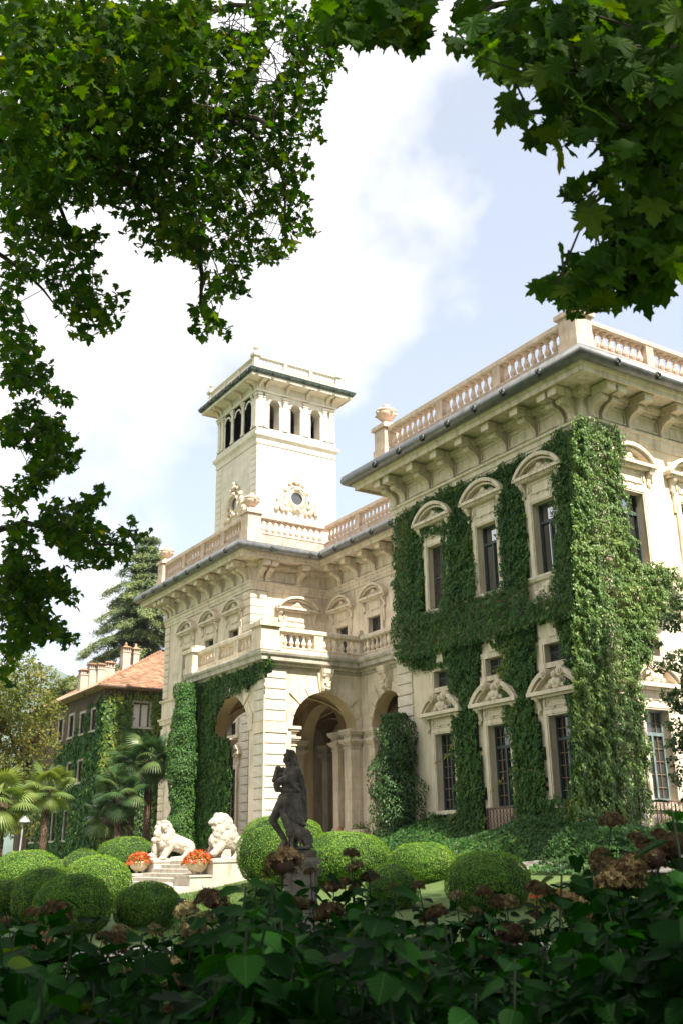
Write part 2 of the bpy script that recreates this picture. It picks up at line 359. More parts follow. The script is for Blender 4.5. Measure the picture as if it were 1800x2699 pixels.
# ------------------------------------------------------------------ leaves
def leaf_shape(kind):
    if kind == 'quad':
        v = [(0,-.5,0),(.32,0,.06),(0,.5,0),(-.32,0,.06)]; f = [(0,1,2),(0,2,3)]
    elif kind == 'floret':
        p = [(.12,0),(.5,-.2),(.56,.12),(.1,.1),(.2,.5),(-.12,.56),(-.1,.1),(-.5,.2),(-.56,-.12),(-.1,-.1),(-.2,-.5),(.12,-.56),(.1,-.1)]; v = [(x, y, .18*(x*x+y*y)) for x, y in p]+[(0,0,0)]; f = [(i, (i+1) % 13, 13) for i in range(13)]
    elif kind == 'strip':
        v = [(-.06,-.5,0),(.06,-.5,0),(.10,0,.05),(0,.5,-.06),(-.10,0,.05)]; f = [(0,1,2,4),(4,2,3)]
    elif kind == 'ivy':
        o = [(0,-.40),(.30,-.46),(.50,-.12),(.27,.02),(.30,.22),(0,.55)]
        p = o+[(-x, y) for x, y in o[-2:0:-1]]
        v = [(x, y, .10*abs(x)) for x, y in p]+[(0,-.1,-.03)]; k = len(p); f = [(i, (i+1) % k, k) for i in range(k)]
    elif kind == 'plane':
        o = [(0,-.42),(.16,-.46),(.30,-.44),(.30,-.34),(.46,-.22),(.60,-.20),(.50,-.10),(.40,-.02),(.56,.14),(.62,.28),(.46,.24),(.40,.30),(.24,.16),(.20,.36),(.24,.44),(.12,.52),(0,.72)]
        p = o+[(-x*.97, y) for x, y in o[-2:0:-1]]
        v = [(x, y, .14*abs(x)-.10*y*y-.05*(i % 3 == 0)) for i, (x, y) in enumerate(p)]+[(0,-.12,0)]; k = len(p); f = [(i, (i+1) % k, k) for i in range(k)]
    elif kind == 'plane_lo':
        o = [(0,-.42),(.30,-.42),(.30,-.30),(.60,-.20),(.40,-.02),(.60,.26),(.22,.18),(.20,.42),(0,.70)]
        p = o+[(-x*.96, y) for x, y in o[-2:0:-1]]
        v = [(x, y, .14*abs(x)-.10*y*y) for x, y in p]+[(0,-.12,0)]; k = len(p); f = [(i, (i+1) % k, k) for i in range(k)]
    return np.array(v, float), f
def basis(nrm, tip=None):
    n = nrm/np.maximum(1e-9, np.linalg.norm(nrm, axis=1))[:, None]
    t = RNG.normal(size=n.shape) if tip is None else tip+RNG.normal(size=n.shape)*.35
    t = t-n*(t*n).sum(1)[:, None]; t /= np.maximum(1e-9, np.linalg.norm(t, axis=1))[:, None]
    return np.cross(t, n), t, n
def leaf_arrays(pts, nrm, size, kind, tip=None):
    v, f = leaf_shape(kind); x, y, z = basis(np.asarray(nrm, float), tip)
    pts = np.asarray(pts, float); N = len(pts); size = np.broadcast_to(size, (N,))
    x = x*(.72+.42*RNG.random(N))[:, None]; z = z*(.2+1.9*RNG.random(N))[:, None]
    V = pts[:, None, :] + size[:, None, None]*(v[None, :, 0, None]*x[:, None]+v[None, :, 1, None]*y[:, None]+v[None, :, 2, None]*z[:, None])
    return V.reshape(-1, 3), f, len(v), N
def leaf_mesh(name, sets, mat, tints, core=None, core_mat=None):
    """sets: list of (V, f, k, N); tints: list of arrays with one value a leaf"""
    vs = []; loops = []; tot = []; tin = []; base = 0
    for (V, f, k, N), t in zip(sets, tints):
        t = np.broadcast_to(t, (N,))
        vs.append(V)
        for face in f:
            a = (np.arange(N)[:, None]*k + np.array(face)[None, :] + base); loops.append(a.ravel()); tot.append(np.full(N, len(face))); tin.append(t)
        base += len(V)
    mi = np.zeros(sum(len(t) for t in tot), int)
    if core is not None:
        cv = np.array(core.v); vs.append(cv)
        for face in core.f: loops.append(np.array(face)+base); tot.append(np.array([len(face)])); tin.append(np.zeros(1))
        mi = np.concatenate([mi, np.ones(len(core.f), int)])
    vs = np.concatenate(vs); loops = np.concatenate(loops); tot = np.concatenate(tot); tin = np.concatenate(tin)
    me = bpy.data.meshes.new(name); me.vertices.add(len(vs)); me.vertices.foreach_set('co', vs.ravel())
    me.loops.add(len(loops)); me.loops.foreach_set('vertex_index', loops.astype(np.int32))
    me.polygons.add(len(tot)); st = np.concatenate([[0], np.cumsum(tot)[:-1]])
    me.polygons.foreach_set('loop_start', st.astype(np.int32)); me.polygons.foreach_set('loop_total', tot.astype(np.int32))
    me.materials.append(MAT[mat])
    if core is not None: me.materials.append(MAT[core_mat]); me.polygons.foreach_set('material_index', mi.astype(np.int32))
    at_ = me.attributes.new('tint', 'FLOAT', 'FACE'); at_.data.foreach_set('value', np.clip(tin, 0, 1).astype(np.float32))
    me.update(calc_edges=True); me.validate(); return me
def inpoly(x, y, poly):
    p = np.asarray(poly, float); r = np.zeros(len(x), bool); j = len(p)-1
    for i in range(len(p)):
        c = ((p[i, 1] > y) != (p[j, 1] > y)); d = (p[j, 1]-p[i, 1]) or 1e-9
        r ^= c & (x < (p[j, 0]-p[i, 0])*(y-p[i, 1])/d+p[i, 0]); j = i
    return r
def sampoly(poly, n, seed_jit=0):
    p = np.asarray(poly, float); lo, hi = p.min(0), p.max(0); out = np.zeros((0, 2))
    while len(out) < n:
        q = lo+(hi-lo)*RNG.random((n*2, 2)); out = np.concatenate([out, q[inpoly(q[:, 0], q[:, 1], p)]])
    return out[:n]

# ================================================================== the ground
def make_ground():
    xs = np.concatenate([np.array([-900, -300, -120, -60, -35]), np.arange(-20, 40.1, 1.0), np.array([50, 70, 120, 300, 900, 1800])])
    ys = np.concatenate([np.array([-900, -300, -100, -40]), np.arange(-20, 70.1, 1.0), np.array([80, 95, 120, 180, 400, 1000, 2200])])
    X, Y = np.meshgrid(xs, ys); Z = ground(X, Y)
    vs = np.stack([X, Y, Z], -1).reshape(-1, 3); nx = len(xs); mb = MB()
    mb.v = [tuple(p) for p in vs]
    mb.f = [(j*nx+i, j*nx+i+1, (j+1)*nx+i+1, (j+1)*nx+i) for j in range(len(ys)-1) for i in range(nx-1)]; mb.m = [0]*len(mb.f)
    o = mb.build('lawn', 'lawn_grass', smooth=True); o['kind'] = 'structure'
    # gravel path crossing in front of the clipped bushes
    mb = MB(); c = np.array([[-30, 33], [-12, 27.5], [0, 22.0], [6, 18.3], [12, 14.2], [20, 10.2], [34, 4]]); vs = []
    for i in range(len(c)):
        d = c[min(i+1, len(c)-1)]-c[max(i-1, 0)]; d = d/np.linalg.norm(d); nn = np.array([-d[1], d[0]])
        for s in (-1.5, 1.5):
            q = c[i]+nn*s; vs.append((q[0], q[1], ground(q[0], q[1])+.012))
    mb.add(vs, [(2*i, 2*i+2, 2*i+3, 2*i+1) for i in range(len(c)-1)])
    o = mb.build('gravel_path', 'gravel'); o['kind'] = 'structure'
    for x0, x1, y0, y1 in ((23.2, 27.6, 25, 41), (23.0, 46, 8, 25), (12, 27.8, 50, 66)):  # unseen pale gravel, added to bounce warm light up to the soffits
        mb = MB(); nx, ny = int(x1-x0)*2+1, int(y1-y0)+1; vs = [(x, y, float(ground(x, y))+.03) for y in np.linspace(y0, y1, ny) for x in np.linspace(x0, x1, nx)]
        mb.add(vs, [(j*nx+i, j*nx+i+1, (j+1)*nx+i+1, (j+1)*nx+i) for j in range(ny-1) for i in range(nx-1)]); o = mb.build('bounce_gravel_court', 'bounce_gravel'); o['kind'] = 'structure'
make_ground()

# ================================================================== the villa
WX, WY0, WY1 = 27.4, 24.95, 37.7          # right wing: west face x, near and far end
BX, BY0, BY1 = 27.7, 53.2, 66.2           # left block
RX = 33.2                                  # recessed wall between them
PX, PY0, PY1 = 22.4, 41.5, 49.2           # projecting porch
LX = 27.8                                  # loggia front under the terrace
EAST = 46.0
villa = empty('villa', (30, 45, 1.2), label='large cream stone villa with ivy, belvedere tower and balustraded terraces', cat='villa')
OUTLINE = [(EAST, WY0), (WX, WY0), (WX, WY1), (RX, WY1), (RX, BY0), (BX, BY0), (BX, BY1), (EAST, BY1)]
A_ROT = -math.pi/2                         # local x along -Y, local -y outward = -X

def mapA(X): return lambda u, d, z: (X+d, u, z)
def mapB(Y): return lambda u, d, z: (u, Y+d, z)
def wall(name, mp, u0, u1, z0, z1, holes, depth, mat, parent=villa):
    """wall face with rectangular openings (uc, half, za, zb) and their reveals"""
    us = sorted({u0, u1, *[h[0]-h[1] for h in holes], *[h[0]+h[1] for h in holes]}); zz = sorted({z0, z1, *[h[2] for h in holes], *[h[3] for h in holes]})
    mb = MB()
    for a, b in zip(us, us[1:]):
        for c, d in zip(zz, zz[1:]):
            um, zm = (a+b)/2, (c+d)/2
            if any(abs(um-h[0]) < h[1] and h[2] < zm < h[3] for h in holes): continue
            mb.add([mp(a, 0, c), mp(b, 0, c), mp(b, 0, d), mp(a, 0, d)], [(0, 1, 2, 3)])
    for uc, hf, a, b in holes:
        l, r = uc-hf, uc+hf
        mb.add([mp(l,0,a),mp(r,0,a),mp(r,0,b),mp(l,0,b),mp(l,depth,a),mp(r,depth,a),mp(r,depth,b),mp(l,depth,b)], [(0,1,5,4),(1,2,6,5),(2,3,7,6),(3,0,4,7)])
    return mb.build(name, mat, parent)
def arch_pts(uc, rx, rz, zs, n=20): return [(uc-rx*math.cos(math.pi*i/n), zs+rz*math.sin(math.pi*i/n)) for i in range(n+1)]
def arch_wall(name, mp, u0, u1, z0, z1, uc, rx, rz, zs, depth, mat, parent=villa, soffit=None):
    mb = MB(); l, r = uc-rx, uc+rx; A = arch_pts(uc, rx, rz, zs)
    for d in (0, depth):
        for a, b in ((u0, l), (r, u1)):
            if b-a > 1e-4: mb.add([mp(a,d,z0),mp(b,d,z0),mp(b,d,z1),mp(a,d,z1)], [(0,1,2,3)])
        for p, q in zip(A, A[1:]): mb.add([mp(p[0],d,p[1]),mp(q[0],d,q[1]),mp(q[0],d,z1),mp(p[0],d,z1)], [(0,1,2,3)])
    if soffit: mb.cur = 1
    for p, q in zip(A, A[1:]): mb.add([mp(p[0],0,p[1]),mp(q[0],0,q[1]),mp(q[0],depth,q[1]),mp(p[0],depth,p[1])], [(0,1,2,3)])
    for u in (l, r): mb.add([mp(u,0,z0),mp(u,depth,z0),mp(u,depth,zs),mp(u,0,zs)], [(0,1,2,3)])
    mb.cur = 0
    for u in (u0, u1): mb.add([mp(u,0,z0),mp(u,depth,z0),mp(u,depth,z1),mp(u,0,z1)], [(0,1,2,3)])
    return mb.build(name, [mat, soffit] if soffit else mat, parent)

OPEN_N = (.62, 11.85, 14.88); OPEN_M = (.56, 8.38, 9.12); OPEN_G = (.64, 3.22, 6.4)
W_A = [34.45, 30.95, 27.45]; W_B = [29.6, 33.1, 36.6, 40.1]
B_A = [62.35, 58.8, 55.3]; B_B = [30.9]; R_A = [51.4, 47.9, 44.4, 40.9]
def holes3(cs): return [(c, OPEN_N[0], OPEN_N[1], OPEN_N[2]) for c in cs]+[(c, OPEN_M[0], OPEN_M[1], OPEN_M[2]) for c in cs]+[(c, OPEN_G[0], OPEN_G[1], OPEN_G[2]) for c in cs]
wall('wall', mapA(WX), WY0, WY1, .2, 19.4, holes3(W_A), .42, 'plaster')
wall('wall', mapB(WY0), WX, EAST, .2, 19.4, holes3(W_B), .42, 'plaster')
wall('wall', mapB(WY1), WX, RX, .2, 19.4, [], .42, 'plaster')
wall('wall', mapA(BX), BY0, BY1, .2, 19.4, holes3(B_A), .42, 'cream_stone')
wall('wall', mapB(BY0), BX, RX, .2, 19.4, [(30.9, .8, 10.7, 14.9)], .42, 'cream_stone')
wall('wall', mapA(RX), WY1, BY0, 1.2, 19.4, [(c, OPEN_N[0], 10.7, 14.9) for c in R_A]+[(c, .9, 2.45, 6.2) for c in (45.4,)], .42, 'cream_stone')
wall('wall', mapB(BY1), BX, EAST, .2, 19.4, [], .42, 'cream_stone')
wall('wall', mapA(EAST), WY0, BY1, .2, 19.4, [], .42, 'cream_stone')
mb = MB(); mb.add([(EAST, WY0, 19.38), (WX-1.3, WY0-1.3, 19.38), (WX-1.3, WY1+1.3, 19.38), (EAST, WY1+1.3, 19.38)], [(0, 1, 2, 3)])
mb.add([(EAST, WY1, 19.37), (RX-1.3, WY1, 19.37), (RX-1.3, BY0, 19.37), (EAST, BY0, 19.37)], [(0, 1, 2, 3)])
mb.add([(EAST, BY0-1.3, 19.38), (BX-1.3, BY0-1.3, 19.38), (BX-1.3, BY1+1.3, 19.38), (EAST, BY1+1.3, 19.38)], [(0, 1, 2, 3)])
mb.build('flat_roof', 'grey_ledge', villa)

# ---- cornice with brackets
cor = MB()
cor.sweep([(0, 17.02), (.07, 17.02), (.07, 17.2), (.11, 17.22), (.11, 17.42), (.20, 17.47), (.20, 17.56), (.04, 17.58), (.04, 18.42), (.16, 18.46), (.16, 18.50), (.34, 18.52), (.34, 18.76),
           (.46, 18.82), (1.28, 18.82), (1.28, 18.70), (1.38, 18.70), (1.38, 18.90), (1.46, 18.92), (1.52, 19.08), (1.52, 19.20), (1.0, 19.36)], OUTLINE)
cornice = cor.build('cornice', 'trim_stone', villa)
def bracket_mesh():
    P = [(0, 0), (.13, 0), (.18, .07), (.15, .2), (.18, .34), (.28, .5), (.44, .62), (.60, .68), (.68, .76), (.70, .88), (.62, .96), (0, .96)]
    mb = MB(); W = [(-.17, .96), (-.13, 1), (-.09, .92), (-.05, 1), (0, .92), (.05, 1), (.09, .92), (.13, 1), (.17, .96)]; n = len(P); vs = []
    for x, k in W: vs += [(x, -p[0]*k, p[1]) for p in P]
    fs = [tuple(range(n)), tuple(range(len(vs)-1, len(vs)-n-1, -1))]
    for a in range(len(W)-1): fs += [(a*n+i, (a+1)*n+i, (a+1)*n+(i+1) % n, a*n+(i+1) % n) for i in range(n)]
    mb.add(vs, fs); mb.lathe([(.14, 0), (.16, .0), (.16, .36), (.14, .36)], 10); k = len(mb.v)-40
    for i in range(k, len(mb.v)): x, y, z = mb.v[i]; mb.v[i] = (z-.18, -.52+y*1.0, .80+x)          # upper volute
    return mb.mesh('bracket', 'trim_stone')
def mutule_mesh():
    mb = MB(); mb.box(-.24, .24, -1.14, -.3, 0, .26); mb.box(-.28, .28, -1.18, -.3, .26, .34); return mb.mesh('modillion', 'trim_stone')
def panel_mesh(w):
    mb = MB()
    for a in ((-w/2, w/2, 0, .05), (-w/2, w/2, .55, .60), (-w/2, -w/2+.05, .05, .55), (w/2-.05, w/2, .05, .55)): mb.box(a[0], a[1], -.075, -.02, a[2], a[3])
    return mb.mesh('frieze_panel', 'trim_stone')
def dentils_mesh(w):
    mb = MB(); n = int(w/.14)
    for i in range(n): mb.box(-w/2+i*.14, -w/2+i*.14+.08, -.43, -.30, 0, .13)
    return mb.mesh('dentil_row', 'trim_stone')
def cornice_run(plan, cs, doubles=(), pw=1.25, zb=17.58, parent=cornice):
    """plan: function of distance u to (x, y, rz)"""
    for u in list(cs)+list(doubles):
        x, y, rz = plan(u)
        mobj('bracket', cached('bracket', bracket_mesh), parent, loc=(x, y, zb), rz=rz).scale = (1.12, 1.12, .90)
        mobj('modillion', cached('mutule', mutule_mesh), parent, loc=(x, y, zb+.84), rz=rz)
    s = sorted(list(cs)+list(doubles))
    for a, b in zip(s, s[1:]):
        if b-a > 1.2:
            x, y, rz = plan((a+b)/2); w = round(b-a-.5, 1)
            mobj('frieze_panel', cached(('pn', w), lambda: panel_mesh(w)), parent, loc=(x, y, zb+.12), rz=rz)
            w2 = round(b-a-.4, 1); mobj('dentil_row', cached(('dn', w2), lambda: dentils_mesh(w2)), parent, loc=(x, y, zb+.98), rz=rz)
planA = lambda X: (lambda u: (X, u, A_ROT))
planB = lambda Y: (lambda u: (u, Y, 0))
cornice_run(planA(WX-.03), [25.4, 27.62, 29.42, 31.21, 33.0, 34.8, 36.72], (26.0, 37.45))
cornice_run(planB(WY0-.03), [27.85, 29.95, 31.85, 33.7, 35.5, 37.3], (28.45,))
cornice_run(planA(BX-.03), [53.65, 55.4, 57.2, 58.95, 60.75, 62.55, 64.45, 65.1], (54.2, 65.85))
cornice_run(planB(BY0-.03), [28.2, 31.0], (28.75,))
cornice_run(planA(RX-.03), [51.5, 49.6, 47.75, 45.9, 44.05, 42.2, 40.3])

# ---- gutter with bronze masks
gut = MB(); gut.sweep([(1.52+.25*math.cos(R(a))+.12, 19.26+.27*math.sin(R(a))) for a in range(200, 395, 15)]+[(1.84, 19.48), (1.80, 19.50), (1.5, 19.46), (1.2, 19.40)], OUTLINE)
gutter = gut.build('gutter', 'gutter_metal', villa, smooth=True)
def mask_mesh():
    mb = MB(); mb.ball((0, -.08, 0), (.15, .13, .19), 9, 6); mb.ball((0, -.22, .0), (.05, .05, .07), 6, 4)
    for s in (-1, 1): mb.ball((s*.06, -.19, .07), .04, 6, 4); mb.ball((s*.13, -.04, .13), (.05, .05, .08), 6, 4); mb.ball((s*.07, -.17, -.09), .05, 6, 4)
    mb.ball((0, -.16, -.16), (.06, .06, .06), 6, 4); return mb.mesh('mask', 'bronze_mask', True)
for p, cs in ((planA(WX-1.78), [36.58, 34.6, 32.8, 31.0, 29.2, 27.4, 25.3]), (planB(WY0-1.78), [27.5, 29.75, 31.9, 34, 36]), (planA(BX-1.78), [66.2, 64.4, 62.4, 60.6, 58.75, 56.95, 55.1, 53.05]), (planB(BY0-1.78), [28.1, 30.85]), (planA(RX-1.78), [51.0, 49.3, 47.4, 45.4, 43.5])):
    for u in cs: x, y, rz = p(u); mobj('mask', cached('mask', mask_mesh), gutter, loc=(x, y, 19.18), rz=rz)

# ---- balustrades
def baluster_mesh(h, r, mat):
    P = [(1, 0), (1, .07), (.55, .09), (.62, .13), (.50, .16), (.78, .24), (.98, .34), (.92, .42), (.62, .54), (.48, .66), (.46, .74), (.66, .77), (.46, .80), (.52, .86), (.95, .92), (1, .94), (1, 1.0)]
    mb = MB(); mb.lathe([(a*r, b*h) for a, b in P], 10); return mb.mesh('baluster', mat, False)
def balustrade(path, n, zbase, zb, zt, ztop, corner, mats, bay=3.5, pitch=.43, die=.44, r=.15, skip=(), th=.40, corner_big=None, name='balustrade', parent=villa, course='red_course', low=True):
    """stone rail over turned balusters along a plan path; n is the centre line's offset"""
    mb = MB(); mb.sweep([(n-th/2, zt), (n-th/2-.05, zt+.06), (n-th/2-.05, ztop-.04), (n-th/2+.02, ztop), (n+th/2-.02, ztop), (n+th/2+.05, ztop-.04), (n+th/2+.05, zt+.06), (n+th/2, zt), (n-th/2, zt)], path)
    root = mb.build(name, mats, parent)
    mb = MB(); mb.sweep([(n+th/2+.04, zbase), (n+th/2+.04, zb-.08), (n+th/2+.07, zb-.06), (n+th/2+.07, zb), (n-th/2, zb), (n-th/2, zbase)], path); mb.build('base_course', course, root)
    P = [Vector(p) for p in path]; N = len(P)
    me = cached(('bal', zb, zt, r, mats), lambda: baluster_mesh(zt-zb, r, mats))
    offs = []
    for i in range(N):
        d0 = (P[i]-P[i-1]).normalized() if i else (P[1]-P[0]).normalized(); d1 = (P[i+1]-P[i]).normalized() if i < N-1 else d0
        n0 = Vector((-d0.y, d0.x)); n1 = Vector((-d1.y, d1.x)); mt = (n0+n1)/(1+n0.dot(n1)); offs.append(P[i]+mt*n)
    for i in range(N-1):
        if i in skip: continue
        a, b = offs[i], offs[i+1]; L = (b-a).length; d = (b-a)/L; rz = math.atan2(d.y, d.x)
        c0, c1 = corner.get(i, .25), corner.get(i+1, .25); nb = max(1, round((L-c0-c1)/bay)); w = (L-c0-c1)/nb
        for k in range(nb):
            s0 = c0+k*w+(die/2 if k else 0); s1 = c0+(k+1)*w-(die/2 if k < nb-1 else 0); m = max(1, round((s1-s0)/pitch))
            for j in range(m):
                q = a+d*(s0+(s1-s0)*(j+.5)/m); mobj('baluster', me, root, loc=(q.x, q.y, zb), rz=rz)
            if k < nb-1:
                q = a+d*(c0+(k+1)*w); mobj('die', cached(('die', zb, zt, die, th, mats), lambda: MB().box(-die/2, die/2, -th/2-.02, th/2+.02, 0, zt-zb).mesh('die', mats)), root, loc=(q.x, q.y, zb), rz=rz)
    for i, c in corner.items():
        q = offs[i]; mb = MB(); h = c
        lo = zbase if low else zb
        mb.box(-h, h, -h, h, 0, zb-lo+.06); mb.box(-h+.06, h-.06, -h+.06, h-.06, zb-lo+.06, ztop-lo-.10); mb.box(-h-.06, h+.06, -h-.06, h+.06, ztop-lo-.10, ztop-lo+.10); mb.box(-h*.55, h*.55, -h*.55, h*.55, ztop-lo+.10, ztop-lo+.32)
        mb.build('pedestal', mats, root, loc=(q.x, q.y, lo))
    return root, offs
def urn_mesh(s=1.0, mat='pink_stone'):
    mb = MB(); mb.lathe([(r*s, z*s) for r, z in [(.22, 0), (.24, .05), (.14, .10), (.13, .18), (.28, .24), (.44, .38), (.50, .55), (.50, .66), (.54, .70), (.52, .76), (.40, .84), (.22, .92), (.14, .98), (.20, 1.02), (.20, 1.06), (.10, 1.10)]], 16)
    for i in range(8):
        a = 2*math.pi*i/8; mb.ball((.49*s*math.cos(a), .49*s*math.sin(a), (.50 if i % 2 else .58)*s), (.10*s, .10*s, .07*s), 6, 4)
    return mb.mesh('urn', mat, True)
bal, offs = balustrade([(EAST, WY0), (WX, WY0), (WX, WY1), (RX, WY1)], .18, 19.3, 20.62, 21.55, 21.84, {1: .52, 2: .50}, 'pink_stone', skip=(2,))
for q in offs[1:3]: mobj('urn', cached('urn', urn_mesh), bal, loc=(q.x, q.y, 22.1))
bal, offs = balustrade([(RX, WY1), (RX, BY0), (BX, BY0), (BX, BY1), (EAST, BY1)], .18, 19.3, 20.62, 21.55, 21.84, {2: .52, 3: .50}, 'pink_stone', skip=(3,))
for q in offs[2:4]: mobj('urn', cached('urn', urn_mesh), bal, loc=(q.x, q.y, 22.1))

# ---- windows
def arc_band(mb, w, rise, t, n0, n1, z, seg=14, a0=-1.0, a1=1.0):
    """segmental arch band: chord 2w, rise, thickness t, from outward n0 to n1"""
    Rr = (w*w+rise*rise)/(2*rise); zc = z+rise-Rr; am = math.asin(w/Rr); A = [am*(a0+(a1-a0)*i/seg) for i in range(seg+1)]; vs = []
    for a in A:
        s, c = math.sin(a), math.cos(a)
        for rr, nn in ((Rr, n0), (Rr, n1), (Rr-t, n1), (Rr-t, n0)): vs.append((s*rr, -nn, zc+c*rr))
    fs = [(0, 1, 2, 3), tuple(4*seg+i for i in (3, 2, 1, 0))]
    for i in range(seg):
        for k in range(4): fs.append((4*i+k, 4*i+(k+1) % 4, 4*i+4+(k+1) % 4, 4*i+4+k))
    mb.add(vs, fs)
def frame_mesh(hw, z0, z1, wd=.30, n=.09, ears=.12):
    mb = MB(); o = hw+wd
    mb.box(-o, -hw, -n, .02, z0, z1); mb.box(hw, o, -n, .02, z0, z1); mb.box(-o-ears, o+ears, -n-.005, .02, z1, z1+wd)
    mb.box(-o-ears, -o-.001, -n+.01, .02, z1-.45, z1-.001); mb.box(o+.001, o+ears, -n+.01, .02, z1-.45, z1-.001)
    mb.box(-o+.04, -hw-.05, -n-.03, -n, z0, z1+wd-.06); mb.box(hw+.05, o-.04, -n-.03, -n, z0, z1+wd-.06); mb.box(-hw-.05, hw+.05, -n-.03, -n-.005, z1+.06, z1+wd-.06)
    return mb.mesh('window_frame', 'trim_stone')
def pediment_mesh(w, z):
    mb = MB(); mb.box(-w, w, -.40, .02, z, z+.13); mb.box(-w+.10, w-.10, -.28, .02, z-.12, z)
    n = int((2*w-.3)/.11)
    for i in range(n): mb.box(-w+.15+i*.11, -w+.15+i*.11+.06, -.33, -.28, z-.09, z)
    arc_band(mb, w, .80, .15, .0, .40, z+.10); arc_band(mb, w-.20, .60, .08, .0, .28, z+.10)
    mb.box(-w*.7, w*.7, -.05, .02, z+.13, z+.45)
    mb.ball((0, -.12, z+.38), (.17, .14, .19), 8, 6)
    for s in (-1, 1): mb.ball((s*.2, -.1, z+.30), (.13, .08, .08), 7, 5); mb.ball((s*.36, -.08, z+.24), (.10, .06, .06), 7, 5)
    return mb.mesh('pediment', 'trim_stone')
def panel_frieze(w, z0, z1):
    mb = MB(); mb.box(-w, w, -.07, .02, z0, z1)
    for a in ((-w*.72, w*.72, z0+.10, z0+.15), (-w*.72, w*.72, z1-.15, z1-.10), (-w*.72, -w*.72+.05, z0+.15, z1-.15), (w*.72-.05, w*.72, z0+.15, z1-.15)): mb.box(a[0], a[1], -.11, -.07, a[2], a[3])
    for s in (-1, 1): mb.ball((s*w*.84, -.09, (z0+z1)/2), (.07, .06, .16), 7, 5); mb.ball((s*w*.3, -.11, z0+.08), (.08, .05, .05), 6, 4)
    return mb.mesh('window_frieze', 'trim_stone')
def console_mesh(z):
    mb = MB(); mb.extrude([(0, 0), (.10, .02), (.12, .12), (.16, .28), (.28, .42), (.32, .52), (0, .56)], .20); mb.v = [(x, y, zz+z) for x, y, zz in mb.v]; mb.ball((0, -.12, z-.06), (.06, .08, .10), 6, 4); return mb.mesh('console', 'trim_stone')
def sash_mesh(hw, z0, z1, bar, mat, y=.30):
    mb = MB(); t = .07
    mb.box(-hw, -hw+t, y-.04, y+.06, z0, z1); mb.box(hw-t, hw, y-.04, y+.06, z0, z1); mb.box(-hw+t, hw-t, y-.04, y+.06, z0, z0+t); mb.box(-hw+t, hw-t, y-.04, y+.06, z1-t, z1)
    if bar: mb.box(-hw+t, hw-t, y-.05, y+.05, bar-.06, bar+.06); mb.box(-.045, .045, y-.06, y+.05, z0+t, bar-.06)
    return mb.mesh('sash', mat)
def muntin_mesh(hw, z0, z1, y=.31):
    mb = MB(); n = int((z1-z0)/.40)
    for i in range(1, n): z = z0+(z1-z0)*i/n; mb.box(-hw+.06, hw-.06, y-.012, y+.012, z-.012, z+.012)
    for x in (-.5, .5): mb.box(hw*x-.012, hw*x+.012, y-.018, y+.010, z0+.05, z1-.05)
    return mb.mesh('muntin', 'muntin')
def pane_mesh(hw, z0, z1, mat, y=.345): return MB().box(-hw, hw, y, y+.03, z0, z1).mesh('pane', mat)
def shutter_mesh(hw, z0, z1, mat, y=.22):
    mb = MB()
    for s in (-1, 1):
        a, b = (.015, hw) if s > 0 else (-hw, -.015)
        mb.box(a, a+.07, y, y+.06, z0, z1); mb.box(b-.07, b, y, y+.06, z0, z1)
        for zz in (z0, (z0+z1)/2, z1-.08): mb.box(a+.07, b-.07, y+.004, y+.056, zz, zz+.08)
        n = int((z1-z0)/.085)
        for i in range(n):
            z = z0+.03+i*.085; mb.add([(a+.07, y+.01, z), (b-.07, y+.01, z), (b-.07, y+.05, z+.075), (a+.07, y+.05, z+.075)], [(0, 1, 2, 3)])
    return mb.mesh('shutter', mat)
def under_sill_mesh(hw, z):
    mb = MB(); mb.box(-hw-.42, hw+.42, -.24, .3, z-.10, z); mb.box(-hw-.34, hw+.34, -.15, .02, z-.20, z-.10)
    mb.box(-hw-.25, hw+.25, -.05, .02, z-.85, z-.20)
    for s in (-1, 1): mb.ball((s*(hw+.05), -.12, z-.70), (.14, .10, .14), 8, 6); mb.ball((s*(hw-.15), -.09, z-.55), (.2, .06, .07), 8, 5)
    mb.ball((0, -.12, z-.48), (.16, .13, .22), 8, 6); mb.ball((.2, -.08, z-.42), (.14, .07, .08), 7, 5); mb.ball((-.2, -.08, z-.42), (.14, .07, .08), 7, 5)
    return mb.mesh('sill', 'trim_stone')
def K(o, name, key, fn, y=0, x=0): return mobj(name, cached(key, fn), o, local=True, loc=(x, y, 0))
def nobile(x, y, rz, mode='glass', door=False, lab=None, hw=.62):
    o = empty('window', (x, y, 0), rz, villa); z0 = 10.72 if door else 11.85; z1 = 14.88; k = (hw, z0)
    K(o, 'window_frame', ('nf', k), lambda: frame_mesh(hw, z0, z1)); K(o, 'window_frieze', ('nfr', hw), lambda: panel_frieze(hw+.30, 15.20, 15.86)); K(o, 'pediment', ('np', hw), lambda: pediment_mesh(hw+.78, 15.98))
    for s in (-1, 1): K(o, 'console', ('ncs',), lambda: console_mesh(15.30), 0, s*(hw+.42))
    if not door: K(o, 'sill', ('nsl', hw), lambda: under_sill_mesh(hw, 11.85))
    if mode == 'shutter': K(o, 'shutter', ('nsh', k), lambda: shutter_mesh(hw, z0, z1, 'shutter_brown'))
    elif mode == 'dark': K(o, 'shutter', ('nsd', k), lambda: shutter_mesh(hw, z0, z1, 'shutter_dark'))
    else: K(o, 'sash', ('nsa', k), lambda: sash_mesh(hw, z0, z1, 14.1, 'dark_frame'))
    K(o, 'pane', ('npa', k), lambda: pane_mesh(hw, z0, z1, 'glass_sky'))
    return o
